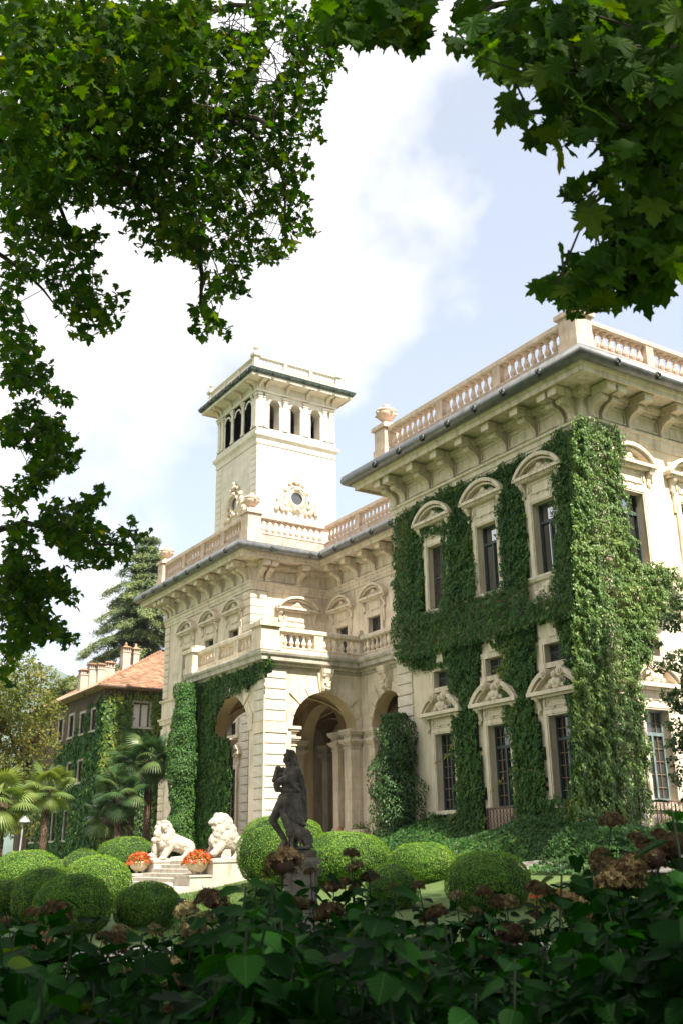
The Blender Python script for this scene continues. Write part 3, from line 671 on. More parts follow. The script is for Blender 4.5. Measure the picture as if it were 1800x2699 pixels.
def mezz(x, y, rz):
    o = empty('window', (x, y, 0), rz, villa); hw = .56
    def fr():
        mb = MB(); mb.box(-hw-.26, -hw, -.10, .02, 8.38, 9.12); mb.box(hw, hw+.26, -.10, .02, 8.38, 9.12); mb.box(-hw-.26, hw+.26, -.104, .02, 9.12, 9.36); mb.box(-hw-.32, hw+.32, -.16, .3, 8.18, 8.38)
        mb.box(-hw-.20, -hw-.07, -.13, -.10, 8.38, 9.12); mb.box(hw+.07, hw+.20, -.13, -.10, 8.38, 9.12)
        mb.extrude([(0, 9.36), (.15, 9.36), (.22, 9.95), (0, 9.95)], .46); return mb.mesh('window_frame', 'trim_stone')
    K(o, 'window_frame', 'mzf', fr); K(o, 'shutter', 'mzs', lambda: shutter_mesh(hw, 8.38, 9.12, 'shutter_dark', .2)); K(o, 'pane', 'mzp', lambda: pane_mesh(hw, 8.38, 9.12, 'glass')); return o
def ground_win(x, y, rz, rail=False, frame='dark_frame', pane='glass'):
    o = empty('window', (x, y, 0), rz, villa); hw, z0, z1 = OPEN_G
    K(o, 'window_frame', 'gf', lambda: frame_mesh(hw, 2.4 if rail else z0, z1, .24, .10, 0)); K(o, 'window_frieze', 'gfr', lambda: panel_frieze(hw+.26, 6.66, 7.16))
    for s in (-1, 1): K(o, 'console', 'gcs', lambda: console_mesh(6.62), 0, s*(hw+.42))
    def ped():
        mb = MB(); w = 1.42; z = 7.18; mb.box(-w, w, -.42, .02, z, z+.15); mb.box(-w+.12, w-.12, -.28, .02, z-.10, z); mb.box(-w*.8, w*.8, -.06, .02, z+.15, z+.5)
        for a0, a1 in ((-1, -.34), (.34, 1)): arc_band(mb, w, .86, .17, 0, .40, z+.12, 8, a0, a1); arc_band(mb, w-.22, .64, .08, 0, .30, z+.12, 8, a0, a1)
        for s in (-1, 1):
            for rr, nn in ((.19, .42), (.12, .46), (.06, .50)):
                a = [(s*.44+rr*math.cos(2*math.pi*i/12), z+.78+rr*math.sin(2*math.pi*i/12)) for i in range(12)]
                mb.add([(p, 0, q) for p, q in a]+[(p, -nn, q) for p, q in a], [tuple(range(12, 24))]+[(i, (i+1) % 12, (i+1) % 12+12, i+12) for i in range(12)])
            mb.ball((s*.22, -.22, z+.40), (.13, .12, .16), 8, 6); mb.ball((s*.40, -.2, z+.28), (.13, .10, .10), 7, 5)
        mb.ball((0, -.24, z+.70), (.13, .13, .16), 8, 6); mb.ball((0, -.22, z+.44), (.17, .14, .20), 8, 6); mb.ball((.02, -.2, z+.25), (.2, .12, .1), 8, 5)
        return mb.mesh('pediment', 'trim_stone')
    K(o, 'pediment', 'gp', ped)
    K(o, 'sash', ('gs', frame), lambda: sash_mesh(hw, z0, z1, 5.55, frame)); K(o, 'muntin', 'gm', lambda: muntin_mesh(hw, z0, z1)); K(o, 'pane', ('gpn', pane), lambda: pane_mesh(hw, z0, z1, pane))
    if rail:
        def rl():
            mb = MB(); mb.box(-.8, .8, -.30, -.24, 3.14, 3.20); mb.box(-.8, .8, -.30, -.24, 2.22, 2.27)
            for i in range(9): x_ = -.78+i*.195; mb.box(x_-.012, x_+.012, -.285, -.255, 2.27, 3.14)
            for i in range(8):
                for j in range(5):
                    cx, cz = -.6825+i*.195, 2.36+j*.172
                    a = [(cx+.07*math.cos(2*math.pi*t/8), cz+.07*math.sin(2*math.pi*t/8)) for t in range(8)]; b = [(cx+.045*math.cos(2*math.pi*t/8), cz+.045*math.sin(2*math.pi*t/8)) for t in range(8)]
                    mb.add([(p, -.27, q) for p, q in a+b], [(t, (t+1) % 8, 8+(t+1) % 8, 8+t) for t in range(8)])
                    mb.box(cx-.097, cx+.097, -.275, -.265, cz+.08, cz+.095)
            for s in (-.8, .78): mb.box(s, s+.02, -.30, .02, 3.14, 3.20); mb.box(s, s+.02, -.30, .02, 2.22, 2.27)
            return mb.mesh('iron_railing', 'rust_iron')
        K(o, 'iron_railing', 'gr', rl); K(o, 'apron', 'gap', lambda: MB().box(-hw, hw, .02, .30, 2.2, 3.22).mesh('apron', 'cream_stone'))
    else: K(o, 'sill', 'gsl', lambda: MB().box(-hw-.35, hw+.35, -.20, .3, 3.06, 3.22).mesh('sill', 'trim_stone'))
    return o
for i, c in enumerate(W_A):
    nobile(WX, c, A_ROT, 'shutter' if i == 0 else 'glass'); mezz(WX, c, A_ROT); ground_win(WX, c, A_ROT, rail=(i == 1))
for i, c in enumerate(W_B):
    nobile(c, WY0, 0); mezz(c, WY0, 0); ground_win(c, WY0, 0, rail=(i == 0), frame='grey_frame', pane='glass_soft')
for c in B_A: nobile(BX, c, A_ROT, 'dark'); mezz(BX, c, A_ROT); ground_win(BX, c, A_ROT)
nobile(30.9, BY0, 0, 'dark', True, hw=.8)
for c in R_A: nobile(RX, c, A_ROT, 'dark', True)

# ---- corner quoins, belts and rusticated piers
def course(x0, x1, y0, y1, z0, z1, h, mat, name='quoin', gap=.03, parent=villa, c=.02):
    n = max(1, round((z1-z0)/h)); hh = (z1-z0)/n
    me = cached(('q', round(x1-x0, 3), round(y1-y0, 3), round(hh, 4), mat, c), lambda: MB().pillow(0, x1-x0, 0, y1-y0, 0, hh-gap, c).mesh(name, mat))
    for i in range(n): mobj(name, me, parent, loc=(x0, y0, z0+i*hh))
course(BX-.06, BX+1.05, BY0-.06, BY0+.95, 11.95, 17.0, .50, 'cream_stone')
course(BX-.06, BX+.6, BY1-.75, BY1+.06, 11.95, 17.0, .50, 'cream_stone')
course(WX-.06, WX+.9, WY1-1.0, WY1+.06, 11.95, 17.0, .50, 'cream_stone')
course(WX-.08, WX+.9, WY1-1.05, WY1+.08, 1.4, 9.9, .50, 'rough_stone', 'rusticated_stone', c=.035)
course(BX-.08, BX+1.0, BY0-.08, BY0+.9, 1.4, 9.9, .50, 'rough_stone', 'rusticated_stone', c=.035)
course(BX-.08, BX+.6, BY1-.8, BY1+.08, 1.4, 9.9, .50, 'cream_stone', 'rusticated_stone', c=.03)
course(WX-.115, WX+.9, WY0-.115, WY0+.9, 1.4, 17.0, .50, 'cream_stone')
bp_ = [(0, 10.1), (.14, 10.12), (.18, 10.35), (.28, 10.42), (.28, 10.52), (.08, 10.56), (.08, 11.60), (.20, 11.66), (.24, 11.80), (.12, 11.84), (0, 11.86)]
MB().sweep(bp_, [(BX, BY0), (BX, BY1), (EAST, BY1)]).build('belt_course', 'trim_stone', villa); MB().sweep(bp_, [(EAST, WY0), (WX, WY0), (WX, WY1), (WX+1, WY1)]).build('belt_course', 'trim_stone', villa)
bp2 = [(0, .2), (.16, .2), (.16, 2.0), (.08, 2.1), (0, 2.1)]
MB().sweep(bp2, OUTLINE[:3]+[(WX+1, WY1)]).build('base_course', 'trim_stone', villa); MB().sweep(bp2, [(BX+1, BY0), (BX, BY0), (BX, BY1)]).build('base_course', 'trim_stone', villa)

# ---- porch and loggia
PZ, LZ = 1.40, 2.45
TH = .85
por = empty('porch', (25, 45, 1.4), parent=villa)
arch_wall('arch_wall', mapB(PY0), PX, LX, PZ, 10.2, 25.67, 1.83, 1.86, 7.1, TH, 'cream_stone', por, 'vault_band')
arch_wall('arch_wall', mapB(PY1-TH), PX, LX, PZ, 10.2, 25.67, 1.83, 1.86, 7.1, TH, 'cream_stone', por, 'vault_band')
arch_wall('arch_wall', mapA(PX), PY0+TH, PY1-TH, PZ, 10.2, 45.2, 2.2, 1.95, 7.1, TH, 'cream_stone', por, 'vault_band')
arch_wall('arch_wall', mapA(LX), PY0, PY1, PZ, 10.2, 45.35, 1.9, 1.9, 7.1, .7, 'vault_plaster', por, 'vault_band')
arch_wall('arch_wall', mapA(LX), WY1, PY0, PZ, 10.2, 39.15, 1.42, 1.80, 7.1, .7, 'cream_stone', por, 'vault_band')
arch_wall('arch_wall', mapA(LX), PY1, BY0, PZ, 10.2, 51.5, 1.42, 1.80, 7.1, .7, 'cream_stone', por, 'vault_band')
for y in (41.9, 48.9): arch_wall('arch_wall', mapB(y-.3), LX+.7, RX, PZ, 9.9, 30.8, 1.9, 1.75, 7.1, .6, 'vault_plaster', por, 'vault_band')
def vault(x0, x1, y0, y1, zs, h, n=16):
    mb = MB(); vs = []
    for j in range(n+1):
        for i in range(n+1):
            a, b = -1+2*i/n, -1+2*j/n; vs.append((x0+(x1-x0)*i/n, y0+(y1-y0)*j/n, zs+h*max(math.sqrt(max(0, 1-a*a)), math.sqrt(max(0, 1-b*b)))))
    mb.add(vs, [(j*(n+1)+i, j*(n+1)+i+1, (j+1)*(n+1)+i+1, (j+1)*(n+1)+i) for j in range(n) for i in range(n)])
    return mb.build('vault', 'vault_plaster', por)
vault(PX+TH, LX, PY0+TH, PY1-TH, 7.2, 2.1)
vault(LX+.7, RX, 42.2, 48.6, 7.2, 2.1); vault(LX+.7, RX, WY1, 41.6, 7.2, 2.1); vault(LX+.7, RX, 49.2, BY0, 7.2, 2.1)
mb = MB()                                                    # painted bands along the vault groins
for (xa, ya), (xb, yb) in (((PX+TH, PY0+TH), (LX, PY1-TH)), ((PX+TH, PY1-TH), (LX, PY0+TH)), ((LX+.7, 42.2), (RX, 48.6)), ((LX+.7, 48.6), (RX, 42.2))):
    pts = []
    for i in range(21):
        t = i/20; a = -1+2*t; pts.append((xa+(xb-xa)*t, ya+(yb-ya)*t, 7.2+2.1*math.sqrt(max(0, 1-a*a))-.03))
    mb.tube(pts, .09, 5)
mb.build('vault_rib', 'vault_band', por)
def pier(x0, x1, y0, y1, zb):
    mb = MB(); mb.box(x0, x1, y0, y1, zb, 6.42); o = mb.build('pier', 'cream_stone', por)
    mb = MB(); cx = [(x0, x1), (y0, y1)]
    def slab(e, a, b): mb.box(x0-e, x1+e, y0-e, y1+e, a, b)
    for e, a, b in ((.05, 6.40, 6.46), (.0, 6.46, 6.55), (.06, 6.55, 6.64), (.14, 6.64, 6.72), (.19, 6.72, 6.82), (.02, 6.82, 6.98), (.06, 6.98, 7.06), (.14, 7.06, 7.16), (.20, 7.16, 7.30)): slab(e, a, b)
    mb.build('capital', 'trim_stone', o); mb = MB()
    for e, a, b in ((.10, zb-.02, zb+.16), (.06, zb+.16, zb+.24), (.03, zb+.24, zb+.30)): slab(e, a, b)
    mb.build('pier_base', 'trim_stone', o); return o
pier(27.10, 27.62, PY0-.05, PY0+.55, LZ); pier(23.72, 24.22, PY0+.25, PY0+TH+.05, LZ)
pier(LX-.04, LX+.5, 40.42, 40.86, LZ); pier(27.10, 27.62, PY1-.6, PY1+.05, LZ); pier(23.6, 24.2, PY1-.9, PY1-.2, LZ)
pier(LX-.5, LX+.1, 42.9, 43.4, LZ); pier(LX-.5, LX+.1, 47.2, 47.7, LZ); pier(RX-.25, RX+.1, 42.4, 42.9, LZ); pier(RX-.25, RX+.1, 47.9, 48.4, LZ); pier(30.2, 30.7, 48.55, 49.1, LZ)
for z0, z1 in ((LZ-.95, LZ),): MB().box(27.0, 27.75, PY0-.2, PY0+.7, PZ-.6, LZ-.02).build('pier_plinth', 'trim_stone', por); MB().box(LX-.2, LX+.6, 40.3, 40.95, PZ-.6, LZ-.02).build('pier_plinth', 'trim_stone', por)
course(PX-.06, PX+1.12, PY0-.06, PY0+.95, PZ-.9, 6.92, .50, 'rough_stone', 'rusticated_stone', parent=por, c=.035)
course(PX-.06, PX+1.12, PY0-.06, PY0+.95, 7.45, 9.95, .50, 'rough_stone', 'rusticated_stone', parent=por, c=.035)
MB().box(PX-.09, PX+1.2, PY0-.09, PY0+1.0, 6.93, 7.43).build('impost_band', 'cream_stone', por)
MB().box(PX-.085, PX-.01, PY0-.085, PY0-.01, PZ, 9.9).build('corner_bead', 'cream_stone', por)
course(PX-.06, PX+1.12, PY1-.95, PY1+.06, PZ-.9, 9.95, .50, 'rough_stone', 'rusticated_stone', parent=por, c=.035)
# stepped voussoirs
def voussoirs(mp, uc, rx, rz, zs, n=9, key_n=.34, top=9.95, side=1.95):
    for i in range(n):
        a0, a1 = math.pi*i/n, math.pi*(i+1)/n; g = .02; mb = MB(); k = 5; In = []; Out = []
        key = i == n//2; long = (i % 2 == 0)
        for j in range(k):
            a = a0+g+(a1-a0-2*g)*j/(k-1); In.append((uc-(rx+.004)*math.cos(a), zs+(rz+.004)*math.sin(a)))
            rr = (.98 if key else (.78 if long else .42)); Out.append((uc-(rx+rr)*math.cos(a), min(top, zs+(rz+rr)*math.sin(a))))
        n_ = .12 if key else (.08 if long else .05)
        P = In+Out[::-1]; P = [(max(uc-side, min(uc+side, p[0])), p[1]) for p in P]; q = len(P)
        mb.add([mp(u, -n_, z) for u, z in P]+[mp(u, .01, z) for u, z in P], [tuple(range(q))]+[(t, (t+1) % q, (t+1) % q+q, t+q) for t in range(q)])
        mb.build('voussoir', 'cream_stone', por)
voussoirs(mapB(PY0), 25.67, 1.83, 1.86, 7.1, side=2.1); voussoirs(mapA(PX), 45.2, 2.2, 1.95, 7.1, side=2.6); voussoirs(mapA(LX), 39.15, 1.42, 1.80, 7.1, side=1.7)
def keystone(mp3):
    mb = MB(); P = [(0, 8.98), (.30, 9.0), (.34, 9.15), (.30, 9.4), (.36, 9.65), (.48, 9.85), (.50, 10.05), (0, 10.1)]
    n = len(P); W = [(-.26, .7), (-.22, 1), (-.1, .96), (0, 1), (.1, .96), (.22, 1), (.26, .7)]; vs = []
    for x, k in W: vs += [mp3(x*(1+.25*(p[1]-9)), -p[0]*k, p[1]) for p in P]
    fs = [tuple(range(n)), tuple(range(len(vs)-n, len(vs)))]
    for a in range(len(W)-1): fs += [(a*n+i, (a+1)*n+i, (a+1)*n+(i+1) % n, a*n+(i+1) % n) for i in range(n)]
    mb.add(vs, fs)
    for dx, dz, r in ((0, 9.25, .13), (-.12, 9.4, .08), (.12, 9.4, .08), (0, 9.1, .09), (-.09, 9.12, .06), (.09, 9.12, .06), (-.2, 9.75, .1), (.2, 9.75, .1)): mb.ball(mp3(dx, -.36, dz), r, 8, 6)
    mb.build('keystone', 'cream_stone', por)
keystone(lambda x, d, z: (25.67+x, PY0+d, z)); keystone(lambda x, d, z: (LX+d, 39.15-x, z))
PLINE = [(LX, WY1), (LX, PY0), (PX, PY0), (PX, PY1), (LX, PY1), (LX, BY0)]
mb = MB(); mb.sweep([(0, 9.94), (.08, 9.95), (.08, 10.06), (.16, 10.10), (.22, 10.16), (.22, 10.22), (.40, 10.25), (.40, 10.45), (.48, 10.50), (.52, 10.60), (.50, 10.70), (.1, 10.73)], PLINE); pc = mb.build('terrace_cornice', 'grey_ledge', por)
mb = MB()
for i in range(int(5.4/.17)): mb.box(PX+.1+i*.17, PX+.1+i*.17+.09, PY0-.21, PY0-.07, 10.08, 10.17)
for i in range(int(3.6/.17)): mb.box(LX-.21, LX-.07, WY1+.2+i*.17, WY1+.2+i*.17+.09, 10.08, 10.17)
o = mb.build('dentil_row', 'trim_stone', por); o['kind'] = 'stuff'
mb = MB(); mb.box(PX, LX+.01, PY0, PY1, 10.2, 10.72); mb.box(LX+.01, RX, WY1, BY0, 10.2, 10.718); mb.build('terrace_floor', 'grey_ledge', por)
balustrade([(LX, WY1+.1), (LX, PY0), (PX, PY0), (PX, PY1), (LX, PY1), (LX, BY0-.1)], -.02, 10.70, 10.98, 11.66, 11.92, {2: .55, 3: .55, 1: .22, 4: .22}, 'cream_stone', bay=2.6, pitch=.36, die=.5, r=.125, th=.34, name='terrace_balustrade', parent=por, course='cream_stone')
mb = MB(); mb.box(PX, LX, PY0, PY1, .2, PZ); mb.build('porch_floor', 'step_stone', por)
mb = MB(); mb.box(LX+.2, RX, WY1, BY0, .2, LZ-.03); 
for i in range(5): mb.box(LX-.6+i*.2, LX+.2, PY0+1.2, PY1-1.2, PZ+i*.2, PZ+.2+i*.2)
mb.build('loggia_floor', 'step_stone', por)
mb = MB()                                                    # iron gate inside the loggia
for i in range(16): mb.tube([(28.3+i*.16, 43.3, LZ), (28.3+i*.16, 43.3, 6.2)], .018, 5)
for z in (2.7, 4.2, 6.1): mb.box(28.25, 30.85, 43.27, 43.33, z, z+.06)
mb.build('iron_gate', 'black_plastic', por)
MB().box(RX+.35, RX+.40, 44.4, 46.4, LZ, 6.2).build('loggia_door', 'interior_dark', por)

# ---- belvedere tower
TX, TY, TW = 29.5, 56.15, 6.25
tow = MB(); tow.box(TX, TX+TW, TY, TY+TW, 19.3, 28.6); tower = tow.build('tower', 'tower_stone', villa)
sq = [(TX+TW, TY), (TX, TY), (TX, TY+TW), (TX+TW, TY+TW)]
mb = MB(); mb.sweep([(0, 28.20), (.06, 28.22), (.06, 28.55), (.12, 28.66), (.24, 28.78), (.26, 28.98), (.06, 29.02), (.06, 29.42), (0, 29.45)], sq, True); mb.build('tower_belt', 'tower_stone', tower)
mb = MB(); mb.box(TX+.3, TX+TW-.3, TY+.3, TY+TW-.3, 28.6, 29.3); mb.build('belvedere_floor', 'tower_stone', tower)
def belv(mp, u0, u1, cs):
    mb = MB(); zs, rx, z0, z1 = 31.32, .40, 29.44, 32.2; th = .85
    e = [u0]+sum([[c-rx, c+rx] for c in cs], [])+[u1]
    for d in (0, th):
        for a, b in zip(e[0::2], e[1::2]): mb.add([mp(a,d,z0),mp(b,d,z0),mp(b,d,z1),mp(a,d,z1)], [(0,1,2,3)])
        for c in cs:
            A = arch_pts(c, rx, rx, zs, 10)
            for p, q in zip(A, A[1:]): mb.add([mp(p[0],d,p[1]),mp(q[0],d,q[1]),mp(q[0],d,z1),mp(p[0],d,z1)], [(0,1,2,3)])
    for c in cs:
        A = [(c-rx, z0)]+arch_pts(c, rx, rx, zs, 10)+[(c+rx, z0)]
        for p, q in zip(A, A[1:]): mb.add([mp(p[0],0,p[1]),mp(q[0],0,q[1]),mp(q[0],th,q[1]),mp(p[0],th,p[1])], [(0,1,2,3)])
        B = arch_pts(c, rx, rx, zs, 10); C = arch_pts(c, rx+.13, rx+.13, zs, 10)
        for i in range(10): mb.add([mp(*(B[i][0], -.05, B[i][1])), mp(B[i+1][0], -.05, B[i+1][1]), mp(C[i+1][0], -.05, C[i+1][1]), mp(C[i][0], -.05, C[i][1]), mp(C[i][0], 0, C[i][1]), mp(C[i+1][0], 0, C[i+1][1]), mp(B[i][0], 0, B[i][1]), mp(B[i+1][0], 0, B[i+1][1])], [(0,1,2,3), (3,2,5,4), (0,1,7,6)])
    return mb
cB = [30.83, 32.5, 34.15]; cA = [60.72, 59.1, 57.45]
belv(mapB(TY), TX, TX+TW, cB).build('belvedere_wall', 'tower_stone', tower); belv(mapA(TX), TY, TY+TW, cA).build('belvedere_wall', 'tower_stone', tower)
belv(mapB(TY+TW-.85), TX, TX+TW, cB).build('belvedere_wall', 'tower_stone', tower); belv(mapA(TX+TW-.85), TY, TY+TW, cA).build('belvedere_wall', 'tower_stone', tower)
def pil(mp, u, w=.36):
    mb = MB()
    def bx(u0, u1, n, a, b):
        mb.add([mp(u0,-n,a),mp(u1,-n,a),mp(u1,-n,b),mp(u0,-n,b),mp(u0,.01,a),mp(u1,.01,a),mp(u1,.01,b),mp(u0,.01,b)], [(0,1,2,3),(0,4,5,1),(1,5,6,2),(2,6,7,3),(3,7,4,0)])
    bx(u-w/2, u+w/2, .09, 29.45, 31.75); bx(u-w/2-.05, u+w/2+.05, .13, 29.45, 29.62); bx(u-w/2-.05, u+w/2+.05, .13, 31.70, 31.78); bx(u-w/2-.08, u+w/2+.08, .17, 31.84, 32.0); bx(u-w/2-.02, u+w/2+.02, .11, 31.78, 31.84)
    mb.build('pilaster', 'tower_stone', tower)
for u in (29.72, 30.10, 31.66, 33.32, 34.95, 35.45): pil(mapB(TY), u, .34)
for u in (56.4, 56.75, 58.27, 59.9, 61.5, 62.05): pil(mapA(TX), u, .34)
mb = MB(); mb.sweep([(0, 32.1), (.12, 32.12), (.16, 32.24), (.06, 32.28), (.06, 32.78), (.3, 32.84), (.85, 32.86), (.85, 32.80), (.92, 32.80), (.95, 32.98), (.6, 33.2), (-.8, 33.25)], sq, True); mb.build('tower_cornice', 'tower_stone', tower)
mb = MB(); mb.sweep([(.90, 32.98), (.98, 32.98), (1.10, 33.10), (1.16, 33.28), (1.12, 33.34), (.5, 33.34)], sq, True); tg = mb.build('tower_gutter', 'green_copper', tower)
def tbr():
    mb = MB(); mb.extrude([(0, 0), (.12, 0), (.14, .2), (.26, .36), (.50, .44), (.55, .60), (0, .60)], .24); mb.box(-.15, .15, -.78, 0, .42, .60); return mb.mesh('tower_bracket', 'trim_stone')
for u in (29.65, 30.15, 31.8, 33.45, 35.1, 35.6): mobj('tower_bracket', cached('tbr', tbr), tower, loc=(u, TY-.05, 32.26)); 
for u in (56.3, 56.8, 58.4, 60.0, 61.6, 62.1): mobj('tower_bracket', cached('tbr', tbr), tower, loc=(TX-.05, u, 32.26), rz=A_ROT)
for u in range(7): mobj('mask', cached('mask', mask_mesh), tower, loc=(28.9+u*1.25, TY-1.05, 33.12)); mobj('mask', cached('mask', mask_mesh), tower, loc=(TX-1.05, 55.6+u*1.2, 33.12), rz=A_ROT)
tb, offs = balustrade(sq+[sq[0]], .42, 33.25, 33.85, 34.40, 34.58, {0: .2, 1: .24, 2: .22, 3: .2}, 'tower_stone', bay=2.3, pitch=.27, die=.26, r=.085, th=.22, name='tower_balustrade', parent=tower, course='tower_stone')
mb = MB(); mb.box(TX-.3, TX+TW+.3, TY-.3, TY+TW+.3, 33.2, 33.3); mb.build('tower_roof', 'grey_ledge', tower)
def finial():
    mb = MB(); mb.lathe([(.10, 0), (.12, .06), (.07, .12), (.06, .18), (.16, .26), (.19, .36), (.15, .46), (.05, .52), (.02, .56)], 10); return mb.mesh('finial', 'trim_stone', True)
for q in offs[1:4]: mobj('finial', cached('fin', finial), tower, loc=(q.x, q.y, 34.8))
MB().lathe([(.07, 0), (.07, .9), (.05, .95)], 8).build('roof_vent', 'white_stone', tower, loc=(29.6, 58.3, 34.2))
course(TX-.035, TX+1.0, TY-.035, TY+.8, 22.0, 28.1, .47, 'tower_stone', parent=tower, c=.012, gap=.022)
course(TX+TW-.9, TX+TW+.035, TY-.035, TY+.8, 22.0, 28.1, .47, 'tower_stone', parent=tower, c=.012, gap=.022)
course(TX-.035, TX+.8, TY+TW-.8, TY+TW+.035, 22.0, 28.1, .47, 'tower_stone', parent=tower, c=.012, gap=.022)
def oculus():
    mb = MB(); n = 24
    for r0, r1, n0, n1, zz in ((.46, .56, .16, .16, 1), (.56, .74, .22, .10, 1.0), (.78, .95, .14, .06, 1.12)):
        for i in range(n):
            a, b = 2*math.pi*i/n, 2*math.pi*(i+1)/n; q = [(r0*math.cos(a), r0*math.sin(a)*zz, n0), (r0*math.cos(b), r0*math.sin(b)*zz, n0), (r1*math.cos(b), r1*math.sin(b)*zz, n1), (r1*math.cos(a), r1*math.sin(a)*zz, n1)]
            mb.add([(x, -d, z) for x, z, d in q]+[(q[3][0], .0, q[3][1]), (q[2][0], .0, q[2][1]), (q[0][0], .02, q[0][1]), (q[1][0], .02, q[1][1])], [(0,1,2,3),(3,2,5,4),(0,1,7,6)])
    random.seed(3)
    for s in (-1, 1):
        for x, z, r in ((1.05, .1, .2), (1.2, -.25, .22), (1.35, -.6, .22), (1.1, -.85, .2), (1.55, -.9, .18), (1.45, -.25, .14), (.85, .55, .16), (.5, 1.05, .15), (1.0, -.5, .16), (.75, -.95, .15)): mb.ball((s*x, -.10, z), (r, .15, r*1.2), 8, 6)
    for x, z, r in ((0, 1.15, .2), (0, 1.45, .17), (-.2, 1.2, .14), (.2, 1.2, .14), (0, .72, .18), (-.16, .66, .12), (.16, .66, .12), (0, -.72, .16), (-.2, -.85, .13), (.2, -.85, .13)): mb.ball((x, -.16, z), (r, .16, r), 8, 6)
    return mb.mesh('oculus', 'trim_stone')
for x, y, rz in ((32.55, TY, 0), (TX, 59.2, A_ROT)):
    o = mobj('oculus', cached('ocu', oculus), tower, loc=(x, y, 24.65), rz=rz)
    mb = MB(); mb.add([(.46*math.cos(2*math.pi*i/24), -.03, .46*math.sin(2*math.pi*i/24)) for i in range(24)], [tuple(range(24))]); mb.build('pane', 'glass_soft', tower, loc=(x, y, 24.65), rz=rz)

# ================================================================== ivy on the villa
def px_poly(z, pts, fn, v, iu): return [(fn(*z(*p), v)[iu], fn(*z(*p), v)[2]) for p in pts]
def ivy_sheet(mp, polys, holes, dens, size, outward, thick=.18, bump=.16, edge=.16, seed=1.0, cell=.16, corner=None):
    sets, core = [], MB()
    allp = np.concatenate([np.array(p) for p in polys]); lo, hi = allp.min(0)-.3, allp.max(0)+.3
    def inside(u, z, e=1.0):
        q = np.stack([u, z, u*0+seed], -1); du = edge*e*wob(q, 3.1, seed); dz = edge*e*wob(q, 3.7, seed+4)
        r = np.zeros(len(u), bool)
        for p in polys: r |= inpoly(u+du, z+dz, p)
        for h in holes: r &= ~inpoly(u+du*.5, z+dz*.5, h)
        return r
    n = int((hi[0]-lo[0])*(hi[1]-lo[1])*dens); u = lo[0]+(hi[0]-lo[0])*RNG.random(n); z = lo[1]+(hi[1]-lo[1])*RNG.random(n)
    k = inside(u+RNG.normal(size=n)*.07, z+RNG.normal(size=n)*.07); q = np.stack([u, z, u*0], -1); k &= (wob(q, 1.9, seed+9) < .55+.5*RNG.random(n)); u, z = u[k], z[k]; q = np.stack([u, z, u*0], -1)
    th = thick(u, z) if callable(thick) else np.full(len(u), thick)
    d = th*(.55+.45*RNG.random(len(u))**.5)+bump*wob(q, 2.6, seed)*.6+bump*.4*wob(q, 6.0, seed+2)
    d = np.maximum(d, .03); pos = np.array([mp(a, -b, c) for a, b, c in zip(u, d, z)])
    if corner is not None: pos = corner(pos, u, d)
    nr = np.array(outward)[None]*1.0+RNG.normal(size=pos.shape)*.42+np.array([0, 0, .35])[None]
    t = .42+.22*wob(q, .9, seed+6)+.30*RNG.normal(size=len(u))*.6
    sets.append(leaf_arrays(pos, nr, size*(.5+1.0*RNG.random(len(u))), 'ivy' if size > .135 else 'quad', tip=np.array([[0, 0, -1.0]])))
    gu = np.arange(lo[0], hi[0], cell); gz = np.arange(lo[1], hi[1], cell); U, Z = np.meshgrid(gu+cell/2, gz+cell/2); k = inside(U.ravel(), Z.ravel(), .6).reshape(U.shape)
    for j, i in zip(*np.nonzero(k)):
        a, b = gu[i], gz[j]; core.add([mp(a, -.045, b), mp(a+cell, -.045, b), mp(a+cell, -.045, b+cell), mp(a, -.045, b+cell)], [(0, 1, 2, 3)])
    return sets, [t], core
def foliage(parent, name, sets, tints, mat, core=None, core_mat='ivy_mat', stuff=True):
    o = mobj(name, leaf_mesh(name, sets, mat, tints, core if core and core.f else None, core_mat), parent)
    if stuff: o['kind'] = 'stuff'
    return o
PA = lambda pts, z=z5, X=WX-.2: px_poly(z, pts, onX, X, 1)
PB = lambda pts, z=z5, Y=WY0-.2: px_poly(z, pts, onY, Y, 0)
wing_polys = [
 PA([(100,330),(200,255),(330,180),(480,130),(560,105),(640,50),(750,10),(890,-50),(912,-100),(1060,-165),(1075,700),(1075,900),(940,850),(900,840),(820,850),(640,870),(545,940),(530,1010),(540,1180),(530,1240),(500,1290),(520,1339),(410,1339),(415,1200),(375,1180),(385,1065),(290,1080),(200,1080),(140,1040),(112,980)]),
 PA([(395,260),(530,260),(520,420),(545,600),(560,760),(575,960),(560,1080),(300,1080),(200,1000),(290,860),(430,870),(420,600),(405,420)], z6),
 PA([(560,930),(620,900),(700,850),(815,860),(810,1000),(830,1120),(800,1250),(840,1400),(860,1560),(870,1760),(720,1790),(700,1500),(650,1250),(640,1100),(600,1100),(660,1010),(620,960)]),
 PA([(925,600),(1075,600),(1075,1900),(1000,1750),(1005,1500),(985,1300),(970,1090),(950,960),(930,840)]),
 PA([(100,1010),(290,870),(430,880),(560,900),(580,970),(715,970),(720,810),(870,790),(1010,780),(1085,700),(1085,1230),(600,1180),(300,1090)], z6)]
wing_holes = [
 PA([(195,378),(205,340),(262,268),(325,275),(352,310),(350,345),(300,350)]), PA([(245,402),(345,395),(352,785),(255,803)]),
 PA([(435,288),(450,230),(530,150),(600,155),(640,215),(622,262),(628,340),(655,682),(530,716),(492,365),(485,300)]),
 PA([(710,163),(740,100),(800,30),(860,12),(905,40),(908,250),(922,600),(905,700),(800,748),(788,640),(770,400),(755,240),(745,172)]),
 PA([(810,880),(925,865),(945,960),(965,1080),(830,1110)])]
def wing_corner(pos, u, d):
    k = np.clip(1-(u-WY0)/.8, 0, 1); pos[:, 1] -= d*k*.9; return pos
